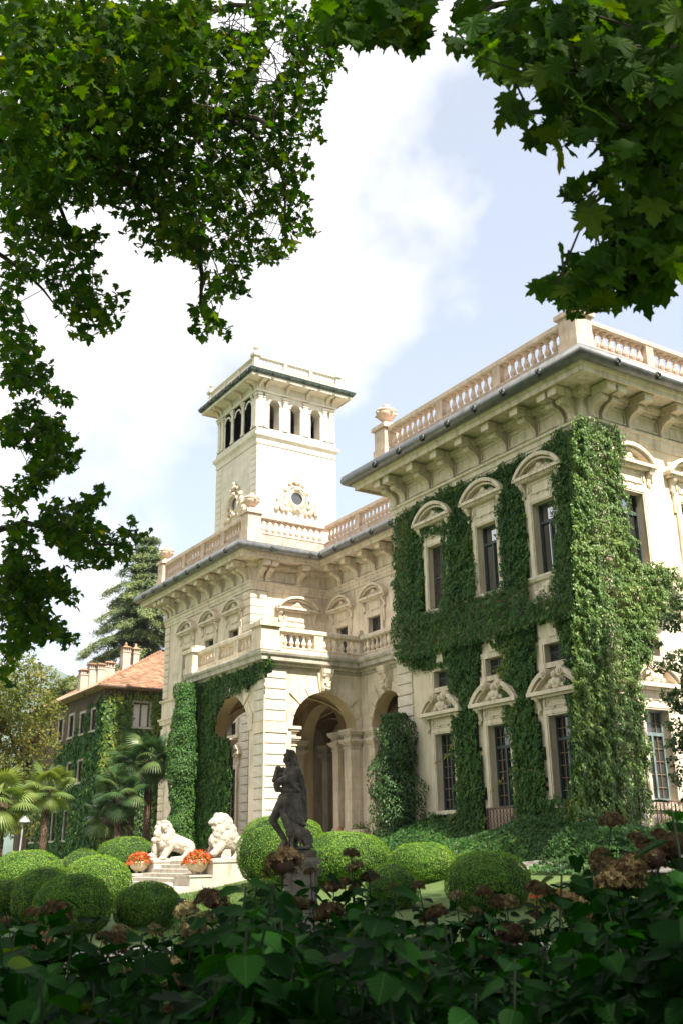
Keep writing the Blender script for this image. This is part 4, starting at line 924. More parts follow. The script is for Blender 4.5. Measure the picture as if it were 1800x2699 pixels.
cv = empty('climbing_ivy', (WX-.2, 31, 1.2), label='dark green ivy spreading across the right wing between its tall windows', cat='ivy')
s_, t_, c_ = ivy_sheet(mapA(WX), wing_polys, wing_holes, 760, .108, (-1, 0, 0), thick=lambda u, z: .20+.26*np.clip(1-(u-WY0)/1.6, 0, 1)+.10*np.clip((9-z)/6, 0, 1)+.20*((z > 9.8) & (z < 12.1)), bump=.20, seed=1.3, corner=wing_corner)
yel = np.exp(-(((s_[0][0].reshape(s_[0][3], -1, 3)[:, 0, 1]-30.6)/1.0)**2+((s_[0][0].reshape(s_[0][3], -1, 3)[:, 0, 2]-8.2)/2.2)**2))
yel2 = np.exp(-(((s_[0][0].reshape(s_[0][3], -1, 3)[:, 0, 1]-37)/.8)**2+((s_[0][0].reshape(s_[0][3], -1, 3)[:, 0, 2]-16)/1.6)**2))
foliage(cv, 'foliage', s_, [t_[0]+.40*yel+.30*yel2], 'ivy_leaf', c_)
B_poly = [PB([(1030,-165),(1150,-160),(1241,-106),(1245,60),(1270,230),(1290,400),(1330,520),(1345,560),(1430,560),(1510,580),(1545,680),(1540,780),(1440,830),(1400,900),(1400,1010),(1350,1080),(1330,1140),(1360,1300),(1362,1400),(1385,1500),(1372,1600),(1390,1720),(1390,1800),(1335,1880),(1330,2010),(1040,2200)])]
cb = empty('climbing_ivy', (WX+1, WY0-.3, 1.2), label='thick sunlit ivy pillar covering the near corner of the right wing', cat='ivy')
def b_corner(pos, u, d):
    k = np.clip(1-(u-WX)/.8, 0, 1); pos[:, 0] -= d*k*.9; return pos
s_, t_, c_ = ivy_sheet(mapB(WY0), B_poly, [], 950, .105, (0, -1, 0), thick=lambda u, z: .42+.10*np.clip(1-(u-WX)/1.5, 0, 1), bump=.30, seed=2.1, corner=b_corner)
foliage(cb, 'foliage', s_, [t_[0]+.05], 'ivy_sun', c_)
for o, pts in ((cv, [(WX-.05, 34.0+.6, 1.0), (WX-.08, 32.9, 5), (WX-.06, 32.6, 9), (WX-.05, 33.0, 14)]), (cb, [(WX+.6, WY0-.08, 1.0), (WX+.9, WY0-.12, 6), (WX+.7, WY0-.1, 12), (WX+.9, WY0-.1, 16)])):
    MB().tube(pts, [.06, .045, .035, .02], 6).build('stem', 'bark', o)
def runner(p, parent):                                        # long loose shoots hanging off the ivy
    p = [Vector(q) for q in p]; pts = []; 
    for a, b in zip(p, p[1:]):
        for i in range(14): pts.append(a.lerp(b, i/14)+Vector(RNG.normal(size=3)*.03))
    s = leaf_arrays(np.array(pts), RNG.normal(size=(len(pts), 3))+np.array([-1, -.4, .3]), .13, 'quad'); foliage(parent, 'shoot', [s], [np.full(len(pts), .95)], 'ivy_bright')
for q in ([(318,600),(380,560),(420,480)], [(600,745),(660,670)], [(925,945),(985,860),(1010,770)], [(970,1005),(1050,950)]): runner([onX(*z6(*p), WX-.5) for p in q], cv)
# porch ivy: wall sheet, and the bulky clipped column at its far end
pi = empty('climbing_ivy', (PX-.2, 47.5, .6), label='ivy trained over the porch archway and down its far pier', cat='ivy')
PP = lambda pts, z=z2: px_poly(z, pts, onX, PX-.2, 1)
s_, t_, c_ = ivy_sheet(mapA(PX), [PP([(200,905),(330,890),(450,850),(560,800),(660,762),(722,775),(728,830),(690,872),(620,920),(560,968),(500,985),(440,1020),(400,1080),(375,1150),(368,1240),(455,1262),(472,1384),(200,1384)]),
     PP([(200,280),(470,280),(482,420),(466,600),(462,700),(420,800),(380,895),(180,900)], z3)], [], 700, .105, (-1, 0, 0), .22, .16, seed=3.3)
foliage(pi, 'foliage', s_, t_, 'ivy_leaf', c_)
N = 16000; z_ = .5+9.6*RNG.random(N)**.95; a_ = RNG.random(N)*2*math.pi; rr = (.62+.12*np.sin(z_*1.3)+.12*RNG.random(N))*(1-.25*smooth((z_-8.2)/2.2)); cx, cy_ = 21.55, 48.55
P_ = np.stack([cx+rr*np.cos(a_), cy_+rr*np.sin(a_), z_], -1); nr = np.stack([np.cos(a_), np.sin(a_), a_*0+.35], -1)+RNG.normal(size=(N, 3))*.4
P_ += (.20*wob(P_, 1.3, 8)+.10*wob(P_, 3.1, 4))[:, None]*np.stack([np.cos(a_), np.sin(a_), a_*0], -1)
core = MB().lathe([(.50, .3), (.52, 3), (.52, 6), (.5, 8.4), (.3, 9.9)], 14, (cx, cy_, 0))
foliage(pi, 'column_foliage', [leaf_arrays(P_, nr, .11*(.6+.8*RNG.random(N)), 'quad', tip=np.array([[0, 0, -1.]]))], [.35+.25*RNG.random(N)+.15*wob(P_, 1.1)], 'ivy_leaf', core)
MB().tube([(21.9, 48.5, .3), (21.95, 48.4, 4), (22.1, 48.0, 9)], [.09, .07, .03], 6).build('stem', 'bark', pi)
# loose climbing shrub beside the loggia pier
def column_shrub(name, label, cat, base, h, rfun, n, size, mat, seed=0, spread=.2, core_r=.6, stem=True):
    o = empty(name, base, label=label, cat=cat); z = h*RNG.random(n)**.9; a = RNG.random(n)*2*math.pi
    r = np.array([rfun(t) for t in z/h])*(.60+.40*RNG.random(n)**.5); P = np.stack([base[0]+r*np.cos(a), base[1]+r*np.sin(a), base[2]+z], -1)
    P += (spread*wob(P, 1.15, seed))[:, None]*np.stack([np.cos(a), np.sin(a), a*0], -1)
    nr = np.stack([np.cos(a), np.sin(a), a*0+.5], -1)+RNG.normal(size=(n, 3))*.55
    core = MB().lathe([(rfun(t)*core_r, t*h*.97) for t in (0, .2, .4, .6, .8, .95)], 12, base)
    foliage(o, 'foliage', [leaf_arrays(P, nr, size*(.6+.8*RNG.random(n)), 'quad', tip=np.array([[0, 0, -1.]]))], [.35+.3*RNG.random(n)+.2*wob(P, .8, seed)], mat, core, 'ivy_mat')
    if stem: MB().tube([(base[0], base[1], base[2]-.1), (base[0]+.1, base[1], base[2]+h*.5), (base[0], base[1]+.1, base[2]+h*.9)], [.07, .05, .02], 6).build('stem', 'bark', o)
    return o
column_shrub('climbing_shrub', 'loose dark climbing shrub covering the loggia pier beside the first ground window', 'shrub', (26.75, 37.15, 1.2), 6.3, lambda t: 1.15*(.75+.35*math.sin(math.pi*min(1, t*1.05)))*math.sqrt(max(.02, 1-max(0, (t-.7)/.3)**2)), 12000, .12, 'vine_leaf', 1.7, .55)
bk = empty('ivy_bank', (26, 31, 1.2), label='low bank of ivy sloping from the right wing down to the lawn', cat='ivy')
bank_h = lambda y: (1.05+.25*np.sin(y*.9+1))*smooth((y-23.6)/3.0)*smooth((38.8-y)/1.5)+.02
bank_w = lambda y: (.6+3.2*smooth((y-23.6)/4.5))+.4*np.sin(y*1.1)
n = 30000; u = RNG.random(n)**.8; yy = 23.6+15.0*RNG.random(n); xx = 27.3-u*bank_w(yy); P = np.stack([xx, yy, ground(xx, yy)+(1-u)**.7*bank_h(yy)*(.9+.2*RNG.random(n))+.05], -1); P[:, 2] += .14*wob(P, 1.3, 3)
foliage(bk, 'foliage', [leaf_arrays(P, np.array([[-.8, -.1, .7]])+RNG.normal(size=(n, 3))*.45, .11*(.5+RNG.random(n)), 'quad', tip=np.array([[-.3, 0, -1.]]))], [.25+.25*RNG.normal(size=n)+.2*wob(P, .9, 5)], 'ivy_leaf')
core = MB(); ys_ = np.linspace(23.6, 38.6, 31)
for y0, y1 in zip(ys_, ys_[1:]):
    us = [0, .25, .5, .75, 1.0]; rows_ = [[(27.3-q*float(bank_w(y)), y, float(ground(27.3-q*float(bank_w(y)), y))+(1-q)**.7*float(bank_h(y))*.85-.03) for q in us] for y in (y0, y1)]
    core.add(rows_[0]+rows_[1], [(i, i+1, i+6, i+5) for i in range(4)])
core.build('undergrowth', 'ivy_mat', bk)
bk2 = empty('ivy_bank', (28, 23, 1.3), label='low tangle of ivy along the foot of the sunny wing end', cat='ivy')
n = 24000; u = RNG.random(n)**.8; xx = 22.6+12*RNG.random(n); hb_ = (1.0+.25*np.sin(xx*1.3))*smooth((xx-22.4)/1.5)*smooth((34.8-xx)/2); yy = 24.8-u*(3.6+.5*np.sin(xx*.9)); P = np.stack([xx, yy, ground(xx, yy)+(1-u)**.6*hb_*(.9+.2*RNG.random(n))+.05], -1); P[:, 2] += .14*wob(P, 1.3, 6)
foliage(bk2, 'foliage', [leaf_arrays(P, np.array([[-.2, -.8, .7]])+RNG.normal(size=(n, 3))*.45, .115*(.5+RNG.random(n)), 'quad', tip=np.array([[0, -.3, -1.]]))], [.20+.25*RNG.normal(size=n)+.2*wob(P, .9, 5)], 'ivy_leaf')
column_shrub('clipped_shrub', 'narrow clipped evergreen column between the palms and the block', 'shrub', (24.1, 60.6, 1.0), 7.6, lambda t: .85*(.8+.2*math.sin(6*t))*(1 if t < .85 else max(.3, (1-t)/.15)), 5000, .16, 'vine_leaf', 2.9, .15)

# ================================================================== steps, lions, bowls
st = empty('entrance_stair', (18.5, 44.5, 0), label='stone stair with cheek walls rising to the porch between the lions', cat='stair')
for y0, y1 in ((40.5, 42.1), (46.9, 48.5)):
    MB().box(19.5, 22.3, y0, y1, -.2, 1.28).build('cheek_wall', 'step_stone', st); MB().box(19.46, 22.3, y0-.04, y1+.04, 1.28, 1.38).build('coping', 'step_stone', st)
    MB().box(18.45, 19.5, y0, y1, -.2, .72).build('cheek_wall', 'step_stone', st); MB().box(18.41, 19.46, y0-.04, y1+.04, .72, .80).build('coping', 'step_stone', st)
    MB().box(16.7, 18.45, y0, y1, -.3, .36).build('cheek_wall', 'step_stone', st)
for i in range(8):
    mb = MB(); x = 17.2+i*.45; mb.pillow(x-.03, x+.50 if i < 7 else 22.3, 42.1, 46.9, -.05+i*.175, .13+i*.175, .012); mb.build('step', 'step_stone', st)

def lion(name, label, c0, S, org, prim_fn):
    P = lambda x, y, d=0: Vector((org[0]+(x-c0)*S/.84, org[1]+d*S, org[2]+(810-y)*S))
    mb = MB(); B = lambda x, y, r, d=0: mb.ball(P(x, y, d), tuple(v*S for v in (r if hasattr(r, '__len__') else (r, r, r))), 12, 9); C = lambda a, b, ra, rb: mb.capsule(P(*a), P(*b), ra*S, rb*S, 10)
    prim_fn(B, C, mb, P); o = sculpt(name, mb, 'white_stone', .026, None, 1, .022, .055); tag(o, label, 'statue', 'stone lions on the stair'); return o
def lion_a(B, C, mb, P):
    C((440,590),(640,665),105,92); B(655,690,(95,95,112)); B(395,610,(85,90,112)); C((450,640,-60),(372,780,-85),56,36); B(358,790,(46,40,26),-90); C((350,590,40),(335,775,40),52,36); B(318,790,(46,40,26),45)
    for x, y, r, d in ((385,480,92,0),(340,525,70,-20),(440,525,78,-20),(392,570,85,-40),(345,455,58,0),(432,445,62,0),(470,500,60,20),(330,575,48,-30),(420,620,60,-60),(365,630,50,-60)): B(x, y, r, d)
    B(385,425,(62,66,64),-25); C((372,440,-60),(360,446,-105),44,34); C((385,478,-60),(376,486,-98),30,22); B(330,398,22,-20); B(436,392,22,-20); B(385,382,(50,40,22),-50); B(352,420,14,-84); B(402,416,14,-84)
    C((660,735,-70),(600,785,-80),56,40); C((640,790,-90),(455,797,-95),28,22); C((690,740,60),(640,790,70),50,40); C((720,720,0),(700,795,40),22,18)
    C((292,588,-20),(300,730,0),26,34); B(288,590,36,-25); B(280,770,(60,50,40),10)
    mb.box(*(v for v in (P(235,0).x, P(725,0).x, P(0,0,-110).y, P(0,0,110).y, P(0,815).z, P(0,796).z)))
def lion_b(B, C, mb, P):
    C((1060,580),(1230,640),112,102); B(1245,665,(95,100,115)); B(990,590,(66,85,86)); C((1040,640,-60),(962,728,-80),56,42); B(945,742,(50,42,34),-85); C((1000,640,50),(955,765,50),48,38); B(940,782,(46,40,26),55)
    for x, y, r, d in ((1040,380,82,0),(1080,450,96,0),(1020,490,76,-30),(1120,395,70,0),(1150,480,82,0),(1065,545,88,-20),(1000,535,60,-40),(1130,560,80,-40),(1090,350,60,0),(1180,540,60,-20),(1010,335,52,0),(1050,320,40,0)): B(x, y, r, d)
    B(985,395,(58,58,62),-10); C((965,392,-15),(935,398,-20),42,32); C((975,440,-15),(952,455,-20),28,20); B(1015,350,20,-50); B(965,362,(34,40,18),-20); B(958,378,12,-50)
    B(948,610,(34,50,72),-20); mb.box(P(1040,0).x, P(1140,0).x, P(0,0,-70).y, P(0,0,70).y, P(0,800).z, P(0,700).z); C((1240,740,-70),(1190,785,-80),58,42); C((1230,792,-90),(1150,797,-95),28,22); C((1260,740,60),(1220,790,60),50,36)
    mb.box(P(915,0).x, P(1300,0).x, P(0,0,-100).y, P(0,0,100).y, P(0,815).z, P(0,794).z)
pa = onY(*zl(470,810), 47.65); lion('lion_statue', 'white stone lion with raised head and shield on the far cheek wall', 470, .0041, (pa[0], 47.65, 1.38), lion_a)
pb = onY(*zl(1110,808), 41.3); lion('lion_statue', 'white stone lion in profile with heavy mane on the near cheek wall', 1110, .0037, (pb[0], 41.3, 1.38), lion_b)
def flower_bowl(x, y, z, s, label):
    o = empty('flower_bowl', (x, y, z), label=label, cat='planter', group='flower bowls on the stair')
    MB().lathe([(.10*s, .08*s), (.20*s, .09*s), (.36*s, .22*s), (.43*s, .40*s), (.45*s, .47*s), (.42*s, .48*s), (.38*s, .42*s)], 20, (x, y, z)).build('bowl', 'bowl', o, smooth=True)
    for i in range(4):
        a = i*math.pi/2+.6; MB().ball((x+.16*s*math.cos(a), y+.16*s*math.sin(a), z+.06*s), (.05*s, .05*s, .07*s), 8, 6).build('foot', 'bowl', o)
    n = 900; a = RNG.random(n)*2*math.pi; r = .58*s*RNG.random(n)**.5; zz = .46*s+.38*s*(1-(r/(.62*s))**2)*RNG.random(n)**.6-.16*s*smooth((r-.40*s)/(.2*s)); P = np.stack([x+r*np.cos(a), y+r*np.sin(a), z+zz], -1)
    nr = RNG.normal(size=(n, 3))*.6+np.array([0, -.3, 1]); k = n//2
    foliage(o, 'leaves', [leaf_arrays(P[:k], nr[:k], .09*s, 'quad')], [.3+.6*RNG.random(k)], 'ivy_bright'); P[k:, 2] += .05; foliage(o, 'blossoms', [leaf_arrays(P[k:], nr[k:], .085*s, 'ivy')], [RNG.random(n-k)], 'red_flower'); return o
pc1 = onY(*zl(115,975), 47.7); flower_bowl(pc1[0], 47.7, .80, 1.12, 'cream bowl of orange flowers on the far end of the stair wall')
pc2 = onY(*zl(782,985), 41.3); flower_bowl(pc2[0], 41.3, .80, 1.18, 'cream bowl of red flowers on the near end of the stair wall')

# ================================================================== garden statue
sp = at(*zs(745, 1640), 22.0); SG = ground(sp[0], sp[1]); SC = 22.0/F/5.6
ped = empty('pedestal', (sp[0], sp[1], SG), -YAW, label='weathered grey stone pedestal carrying the dark garden statue', cat='pedestal')
def PD(name, mb, mat): return mb.build(name, mat, ped, local=True)
H = sp[2]-SG
PD('plinth', MB().box(-.34, .34, -.34, .34, H-.15, H), 'dark_stone')
mb = MB(); [mb.box(-e, e, -e, e, H-b, H-a) for e, a, b in ((.40, .15, .19), (.455, .19, .25), (.42, .25, .29), (.37, .29, .36))]; PD('cap', mb, 'pedestal_stone')
mb = MB(); mb.box(-.31, .31, -.31, .31, .22, H-.36); PD('shaft', mb, 'pedestal_stone')
mb = MB(); [mb.box(*a) for a in ((-.24, .24, -.335, -.31, .34, .38), (-.24, .24, -.335, -.31, H-.50, H-.46), (-.24, -.20, -.335, -.31, .38, H-.50), (.20, .24, -.335, -.31, .38, H-.50))]; PD('panel', mb, 'pedestal_stone')
PD('foot', MB().box(-.46, .46, -.46, .46, -.1, .22), 'pedestal_stone')
for s in (-1, 1):
    mb = MB(); mb.extrude([(0, .22), (.13, .22), (.10, .4), (.04, .65), (.05, H-.55), (.12, H-.46), (.12, H-.37), (0, H-.37)], .34); mb.v = [(s*(.31-y), x, z) for x, y, z in mb.v]; mb.tube([(s*.40, -.19, H-.44), (s*.40, .19, H-.44)], .075, 10); PD('scroll', mb, 'pedestal_stone')
def garden_statue():
    P = lambda x, y, d=0: Vector(((x-745)*SC, d*SC, (1640-y)*SC)); mb = MB()
    B = lambda x, y, r, d=0: mb.ball(P(x, y, d), tuple(v*SC for v in (r if hasattr(r, '__len__') else (r, r, r))), 12, 9); C = lambda a, b, ra, rb: mb.capsule(P(*a), P(*b), ra*SC, rb*SC, 10)
    B(565,285,(74,76,98)); C((505,296),(478,322),16,9); B(522,345,(42,46,48)); B(505,262,(26,40,22)); B(612,285,(72,78,96)); C((640,350,-20),(690,470,-20),48,30); C((590,400,-50),(660,480,-50),30,26); C((545,200,-30),(630,225,-40),28,36); C((660,300,0),(700,420,10),34,24); C((488,352),(498,356),18,14)
    C((558,380),(575,480),50,58); C((585,530),(590,640),112,122); B(672,525,88,-55); B(482,492,62,50); C((580,680),(572,830),124,126); B(577,885,(150,132,122)); B(510,560,(50,60,50),-40)
    C((640,560,-85),(480,650,-112),72,58); C((455,645,-112),(388,706,-122),58,50); C((386,706,-122),(398,768,-112),50,46); C((400,770,-112),(590,792,-122),44,36); B(610,795,(40,30,30),-122)
    C((470,525,40),(352,625,15),54,46); C((352,625,15),(384,492,0),42,34); B(396,458,(38,34,42)); C((398,450),(426,428),12,9); C((384,448),(392,418),12,9); C((416,470),(448,456),12,9); C((436,470),(478,470),26,18); C((410,440),(436,436),11,9)
    for a, b, r0, r1 in (((520,850,-80),(512,1060,-90),58,40),((585,850,-90),(630,1180,-60),62,34),((650,860,-60),(690,1160,-40),62,40),((470,880,-30),(400,1010,-40),60,40),((560,840,-110),(600,1000,-110),30,22),((620,840,-110),(655,1050,-90),26,18),((700,850,0),(720,1180,10),60,50)): C(a, b, r0, r1)
    C((600,900,-10),(640,1260,-10),118,78); C((680,880,30),(735,1290,40),92,66); C((560,1000,-60),(560,1200,-50),60,40); C((480,900,-20),(430,1060,-40),80,50)
    C((510,905,-40),(335,1195,-62),98,64); B(322,1205,(56,56,52),-62); C((328,1205,-62),(515,1490,-20),60,38); C((518,1500,-20),(490,1585,-50),40,34); C((500,1590,-60),(440,1610,-100),32,22); C((625,900,45),(655,1560,65),88,46)
    C((715,520,30),(782,800,60),62,52); C((782,800,60),(790,1200,70),52,58); C((755,1215,20),(815,1288,-10),44,22); C((690,1245,-60),(800,1280,-40),30,18); C((715,540,-30),(766,582,-40),44,14); C((735,620,-20),(770,900,10),40,36); C((760,900,20),(770,1200,30),34,30)
    C((600,640,-118),(735,790,-112),44,24); C((555,645,-118),(705,705,-122),36,26); C((520,590,-110),(640,630,-130),34,30); C((650,790,-110),(745,800,-90),26,18)
    C((470,1100,-140),(424,1036,-140),34,17); B(482,1092,(36,30,34),-140); C((500,1080,-125),(512,1130,-120),16,10); C((482,1110,-140),(560,1280,-130),40,72); B(600,1370,(76,82,102),-125); C((620,1340,-110),(800,1440,-60),96,112); B(850,1500,(82,92,120),-80); C((640,1420,-150),(612,1625,-150),32,18); C((600,1400,-80),(575,1620,-90),30,18); C((865,1600,-150),(725,1610,-160),30,22); C((900,1580,-60),(930,1600,-40),26,14)
    C((740,1500,-140),(760,1600,-150),26,20); B(690,1622,(230,180,36)); C((470,1560,0),(520,1620,0),40,46); B(600,1560,(90,80,60),40)
    me = sculpt('garden_statue', mb, 'dark_stone', .0115, None, 1, .010, .05); me.location = tuple(sp); me.rotation_euler = (0, 0, -YAW)
    tag(me, 'dark weathered stone statue of a draped woman with a hound on a pedestal', 'statue')
garden_statue()

# ================================================================== clipped boxwood
def boxwood(px, ytop, hw, t, label, squash=.92, n=5200, bright=0.0, zb=None):
    c = at(px, ytop, t); r = hw*t/F; g = float(ground(c[0], c[1])) if zb is None else zb; rz = max(.35, (c[2]-g)*.56); zc = c[2]-rz
    i = np.arange(n)+.5; ph = np.arccos(1-2*i/n); th = math.pi*(1+5**.5)*i; q = np.stack([np.cos(th)*np.sin(ph), np.sin(th)*np.sin(ph), np.cos(ph)], -1); q = q[q[:, 2] > -.95]; m = len(q)
    seed = px*.013; lump = 1+.06*wob(q, 2.2, seed)+.028*wob(q, 6.5, seed+2)+.012*wob(q, 15, seed+3)+RNG.normal(size=m)*.012+(RNG.random(m) < .02)*.05*RNG.random(m)
    ex = np.sign(q)*np.abs(q)**.88; ex /= np.maximum(.001, np.linalg.norm(ex, axis=1))[:, None]**.55
    P = np.array([c[0], c[1], zc])+ex*np.array([r, r, rz])*lump[:, None]; nr = q+RNG.normal(size=(m, 3))*.42
    core = MB(); core.ball((c[0], c[1], zc), (r*.96, r*.96, rz*.96), 24, 14)
    sz = .040*(r/1.0)**.5*(.8+.8*RNG.random(m))
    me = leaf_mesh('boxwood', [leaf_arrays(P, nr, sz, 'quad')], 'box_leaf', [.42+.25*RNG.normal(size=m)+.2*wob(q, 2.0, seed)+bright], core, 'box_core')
    o = empty('boxwood', (c[0], c[1], g), label=label, cat='shrub', group='clipped boxwood domes on the lawn'); f = mobj('foliage', me, o); MB().tube([(c[0], c[1], g-.1), (c[0], c[1], zc)], .06, 6).build('stem', 'bark', o); return o
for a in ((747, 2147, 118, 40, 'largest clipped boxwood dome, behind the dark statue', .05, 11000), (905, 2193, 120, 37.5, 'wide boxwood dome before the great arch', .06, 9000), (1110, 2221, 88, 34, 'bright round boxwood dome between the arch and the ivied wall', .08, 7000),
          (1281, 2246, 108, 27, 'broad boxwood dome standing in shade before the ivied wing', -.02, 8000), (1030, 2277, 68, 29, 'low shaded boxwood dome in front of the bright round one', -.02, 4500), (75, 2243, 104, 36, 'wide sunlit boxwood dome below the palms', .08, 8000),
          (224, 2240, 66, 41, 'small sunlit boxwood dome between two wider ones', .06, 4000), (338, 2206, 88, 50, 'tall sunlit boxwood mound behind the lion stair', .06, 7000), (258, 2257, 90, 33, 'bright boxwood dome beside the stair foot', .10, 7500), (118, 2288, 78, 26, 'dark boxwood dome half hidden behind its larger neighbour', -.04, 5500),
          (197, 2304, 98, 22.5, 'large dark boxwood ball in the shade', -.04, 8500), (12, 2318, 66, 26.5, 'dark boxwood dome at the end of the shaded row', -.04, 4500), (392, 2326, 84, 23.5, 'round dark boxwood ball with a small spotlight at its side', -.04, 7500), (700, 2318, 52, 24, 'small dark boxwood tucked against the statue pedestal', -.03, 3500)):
    boxwood(*a[:4], a[4], n=int(a[6]*2.0), bright=a[5])  # leaf tint lifted on sunlit domes, lowered on shaded ones: light put in colour

# lawn blades in the sunny gap
n = 26000; xy = np.stack([8+14*RNG.random(n), 20+22*RNG.random(n)], -1); pr = project(np.stack([xy[:, 0], xy[:, 1], ground(xy[:, 0], xy[:, 1])], -1)); k = (pr[0] > 330) & (pr[0] < 700) & (pr[1] > 2330) & (pr[1] < 2500); xy = xy[k]; n = len(xy)
P = np.stack([xy[:, 0], xy[:, 1], ground(xy[:, 0], xy[:, 1])+.03], -1); gm = leaf_mesh('grass', [leaf_arrays(P, RNG.normal(size=(n, 3))*np.array([1, 1, .2]), .11, 'strip', tip=np.array([[0, 0, 1.]]))], 'grass_blade', [RNG.random(n)])
g_ = mobj('grass', gm); g_['kind'] = 'stuff'; tag(g_, 'short bright grass blades on the sunny lawn by the stair', 'grass')

# ================================================================== annex house
AX, AY, AE = 27.94, 78.8, 14.6
ann = empty('annex_house', (33, 88, 1.5), label='ivy-covered brown house with orange tiled hip roof behind the villa', cat='house')
A_WIN = [(81.0, 11.35, 13.05), (83.85, 11.35, 13.05), (86.75, 11.35, 13.2), (89.7, 11.35, 13.2), (92.7, 11.35, 13.2), (86.4, 7.4, 9.1), (89.4, 7.4, 9.1), (83.6, 7.4, 9.1), (86.4, 2.9, 5.2), (89.6, 2.9, 5.2), (92.6, 2.9, 5.2), (95.6, 2.9, 5.2)]
wall('wall', mapA(AX), AY, 102, 1.0, AE, [(c, .55, a, b) for c, a, b in A_WIN], .35, 'house_wall', ann)
wall('wall', mapB(AY), AX, 44, 1.0, AE, [(31.05, .72, 11.55, 13.5), (36.0, .72, 11.55, 13.5)], .35, 'house_wall', ann)
def house_win(x, y, rz, hw, z0, z1, curtain):
    o = empty('window', (x, y, 0), rz, ann)
    mb = MB(); mb.box(-hw-.2, -hw, -.10, .30, z0, z1); mb.box(hw, hw+.2, -.10, .30, z0, z1); mb.box(-hw-.2, hw+.2, -.10, .30, z1, z1+.2); mb.box(-hw-.28, hw+.28, -.2, .30, z0-.16, z0); mb.build('window_frame', 'chimney_plaster', o, local=True)
    mb = MB(); mb.box(-.05, .05, .1, .2, z0, z1); mb.box(-hw, -hw+.09, .1, .2, z0, z1); mb.box(hw-.09, hw, .1, .2, z0, z1); mb.box(-hw+.09, -.05, .1, .2, z1-.1, z1); mb.box(.05, hw-.09, .1, .2, z1-.1, z1); mb.build('sash', 'wood_brown', o, local=True)
    MB().box(-hw, hw, .22, .26, z0, z1).build('pane', 'curtain' if curtain else 'glass', o, local=True)
for c, a, b in A_WIN: house_win(AX, c, A_ROT, .55, a, b, False)
for x in (31.05, 36.0): house_win(x, AY, 0, .72, 11.55, 13.5, True)
ex, ey = 27.14, 78.0; hx, hy, hz = 35.7, 86.5, 19.45
mb = MB(); mb.add([(ex, ey, AE), (52, ey, AE), (52, hy, hz), (hx, hy, hz), (ex, 103, AE), (hx, 103, hz), (52, 103, AE), (ex, ey, AE-.12), (52, ey, AE-.12), (ex, 103, AE-.12)], [(0, 1, 2, 3), (0, 3, 5, 4), (3, 2, 6, 5), (0, 7, 8, 1), (0, 4, 9, 7)]); mb.add([(ex, ey, AE-.12), (52, ey, AE-.12), (52, 82, AE-.1), (31, 82, AE-.1), (31, 103, AE-.1), (ex, 103, AE-.12)], [(0, 1, 2, 3), (0, 3, 4, 5)])
roof = mb.build('roof', 'roof_tile', ann)
sl = math.atan2(hz-AE, hy-ey); rows = 26; Ls = math.hypot(hy-ey, hz-AE)
def tile_mesh():
    mb = MB(); w, l = .40, .46; vs = []
    for y, h in ((0, .105), (l, .012)):
        for k in range(5):
            x = -w/2+w*k/4; vs.append((x, y*math.cos(sl)-.0, y*math.sin(sl)+h*(.55+.45*math.cos((k-2)/2*1.5))))
    for k in range(5): vs.append((-w/2+w*k/4, 0, .0))
    mb.add(vs, [(k, k+1, k+6, k+5) for k in range(4)]+[(10+k, 11+k, k+1, k) for k in range(4)]); return mb.mesh('roof_tile', 'roof_tile')
tm = tile_mesh(); cnt = 0; rest = MB()
for r in range(rows):
    t = r/rows; xs = ex+(hx-ex)*t+.15; z = AE+(hz-AE)*t; y = ey+(hy-ey)*t; x = xs
    while x < 36.5:
        if cnt < 300 and x < 34.6: mobj('roof_tile', tm, roof, loc=(x, y-.02, z+.02)); cnt += 1
        else: k = len(rest.v); rest.v += [(v.co.x+x, v.co.y+y-.02, v.co.z+z+.02) for v in tm.vertices]; rest.f += [tuple(i+k for i in p.vertices) for p in tm.polygons]; rest.m += [0]*len(tm.polygons)
        x += .40
o = rest.build('tile_field', 'roof_tile', roof); o['kind'] = 'stuff'
mb = MB()
for i in range(24): t0, t1 = i/24, (i+1.15)/24; a = Vector((ex, ey, AE+.05)).lerp(Vector((hx, hy, hz+.08)), t0); b = Vector((ex, ey, AE+.05)).lerp(Vector((hx, hy, hz+.08)), t1); mb.tube([a, b], [.13, .10], 6)
mb.build('hip_ridge', 'roof_tile', roof)
mb = MB(); mb.sweep([(.02, AE-.12), (.12, AE-.14), (.16, AE-.04), (.14, AE+.02)], [(52, ey), (ex, ey), (ex, 103)]); mb.tube([(ex+.05, 82.2, AE-.1), (ex+.4, 82.0, AE-.5), (AX-.08, 81.8, AE-1.0), (AX-.08, 81.8, 4)], .06, 6); mb.build('house_gutter', 'rust_iron', ann)
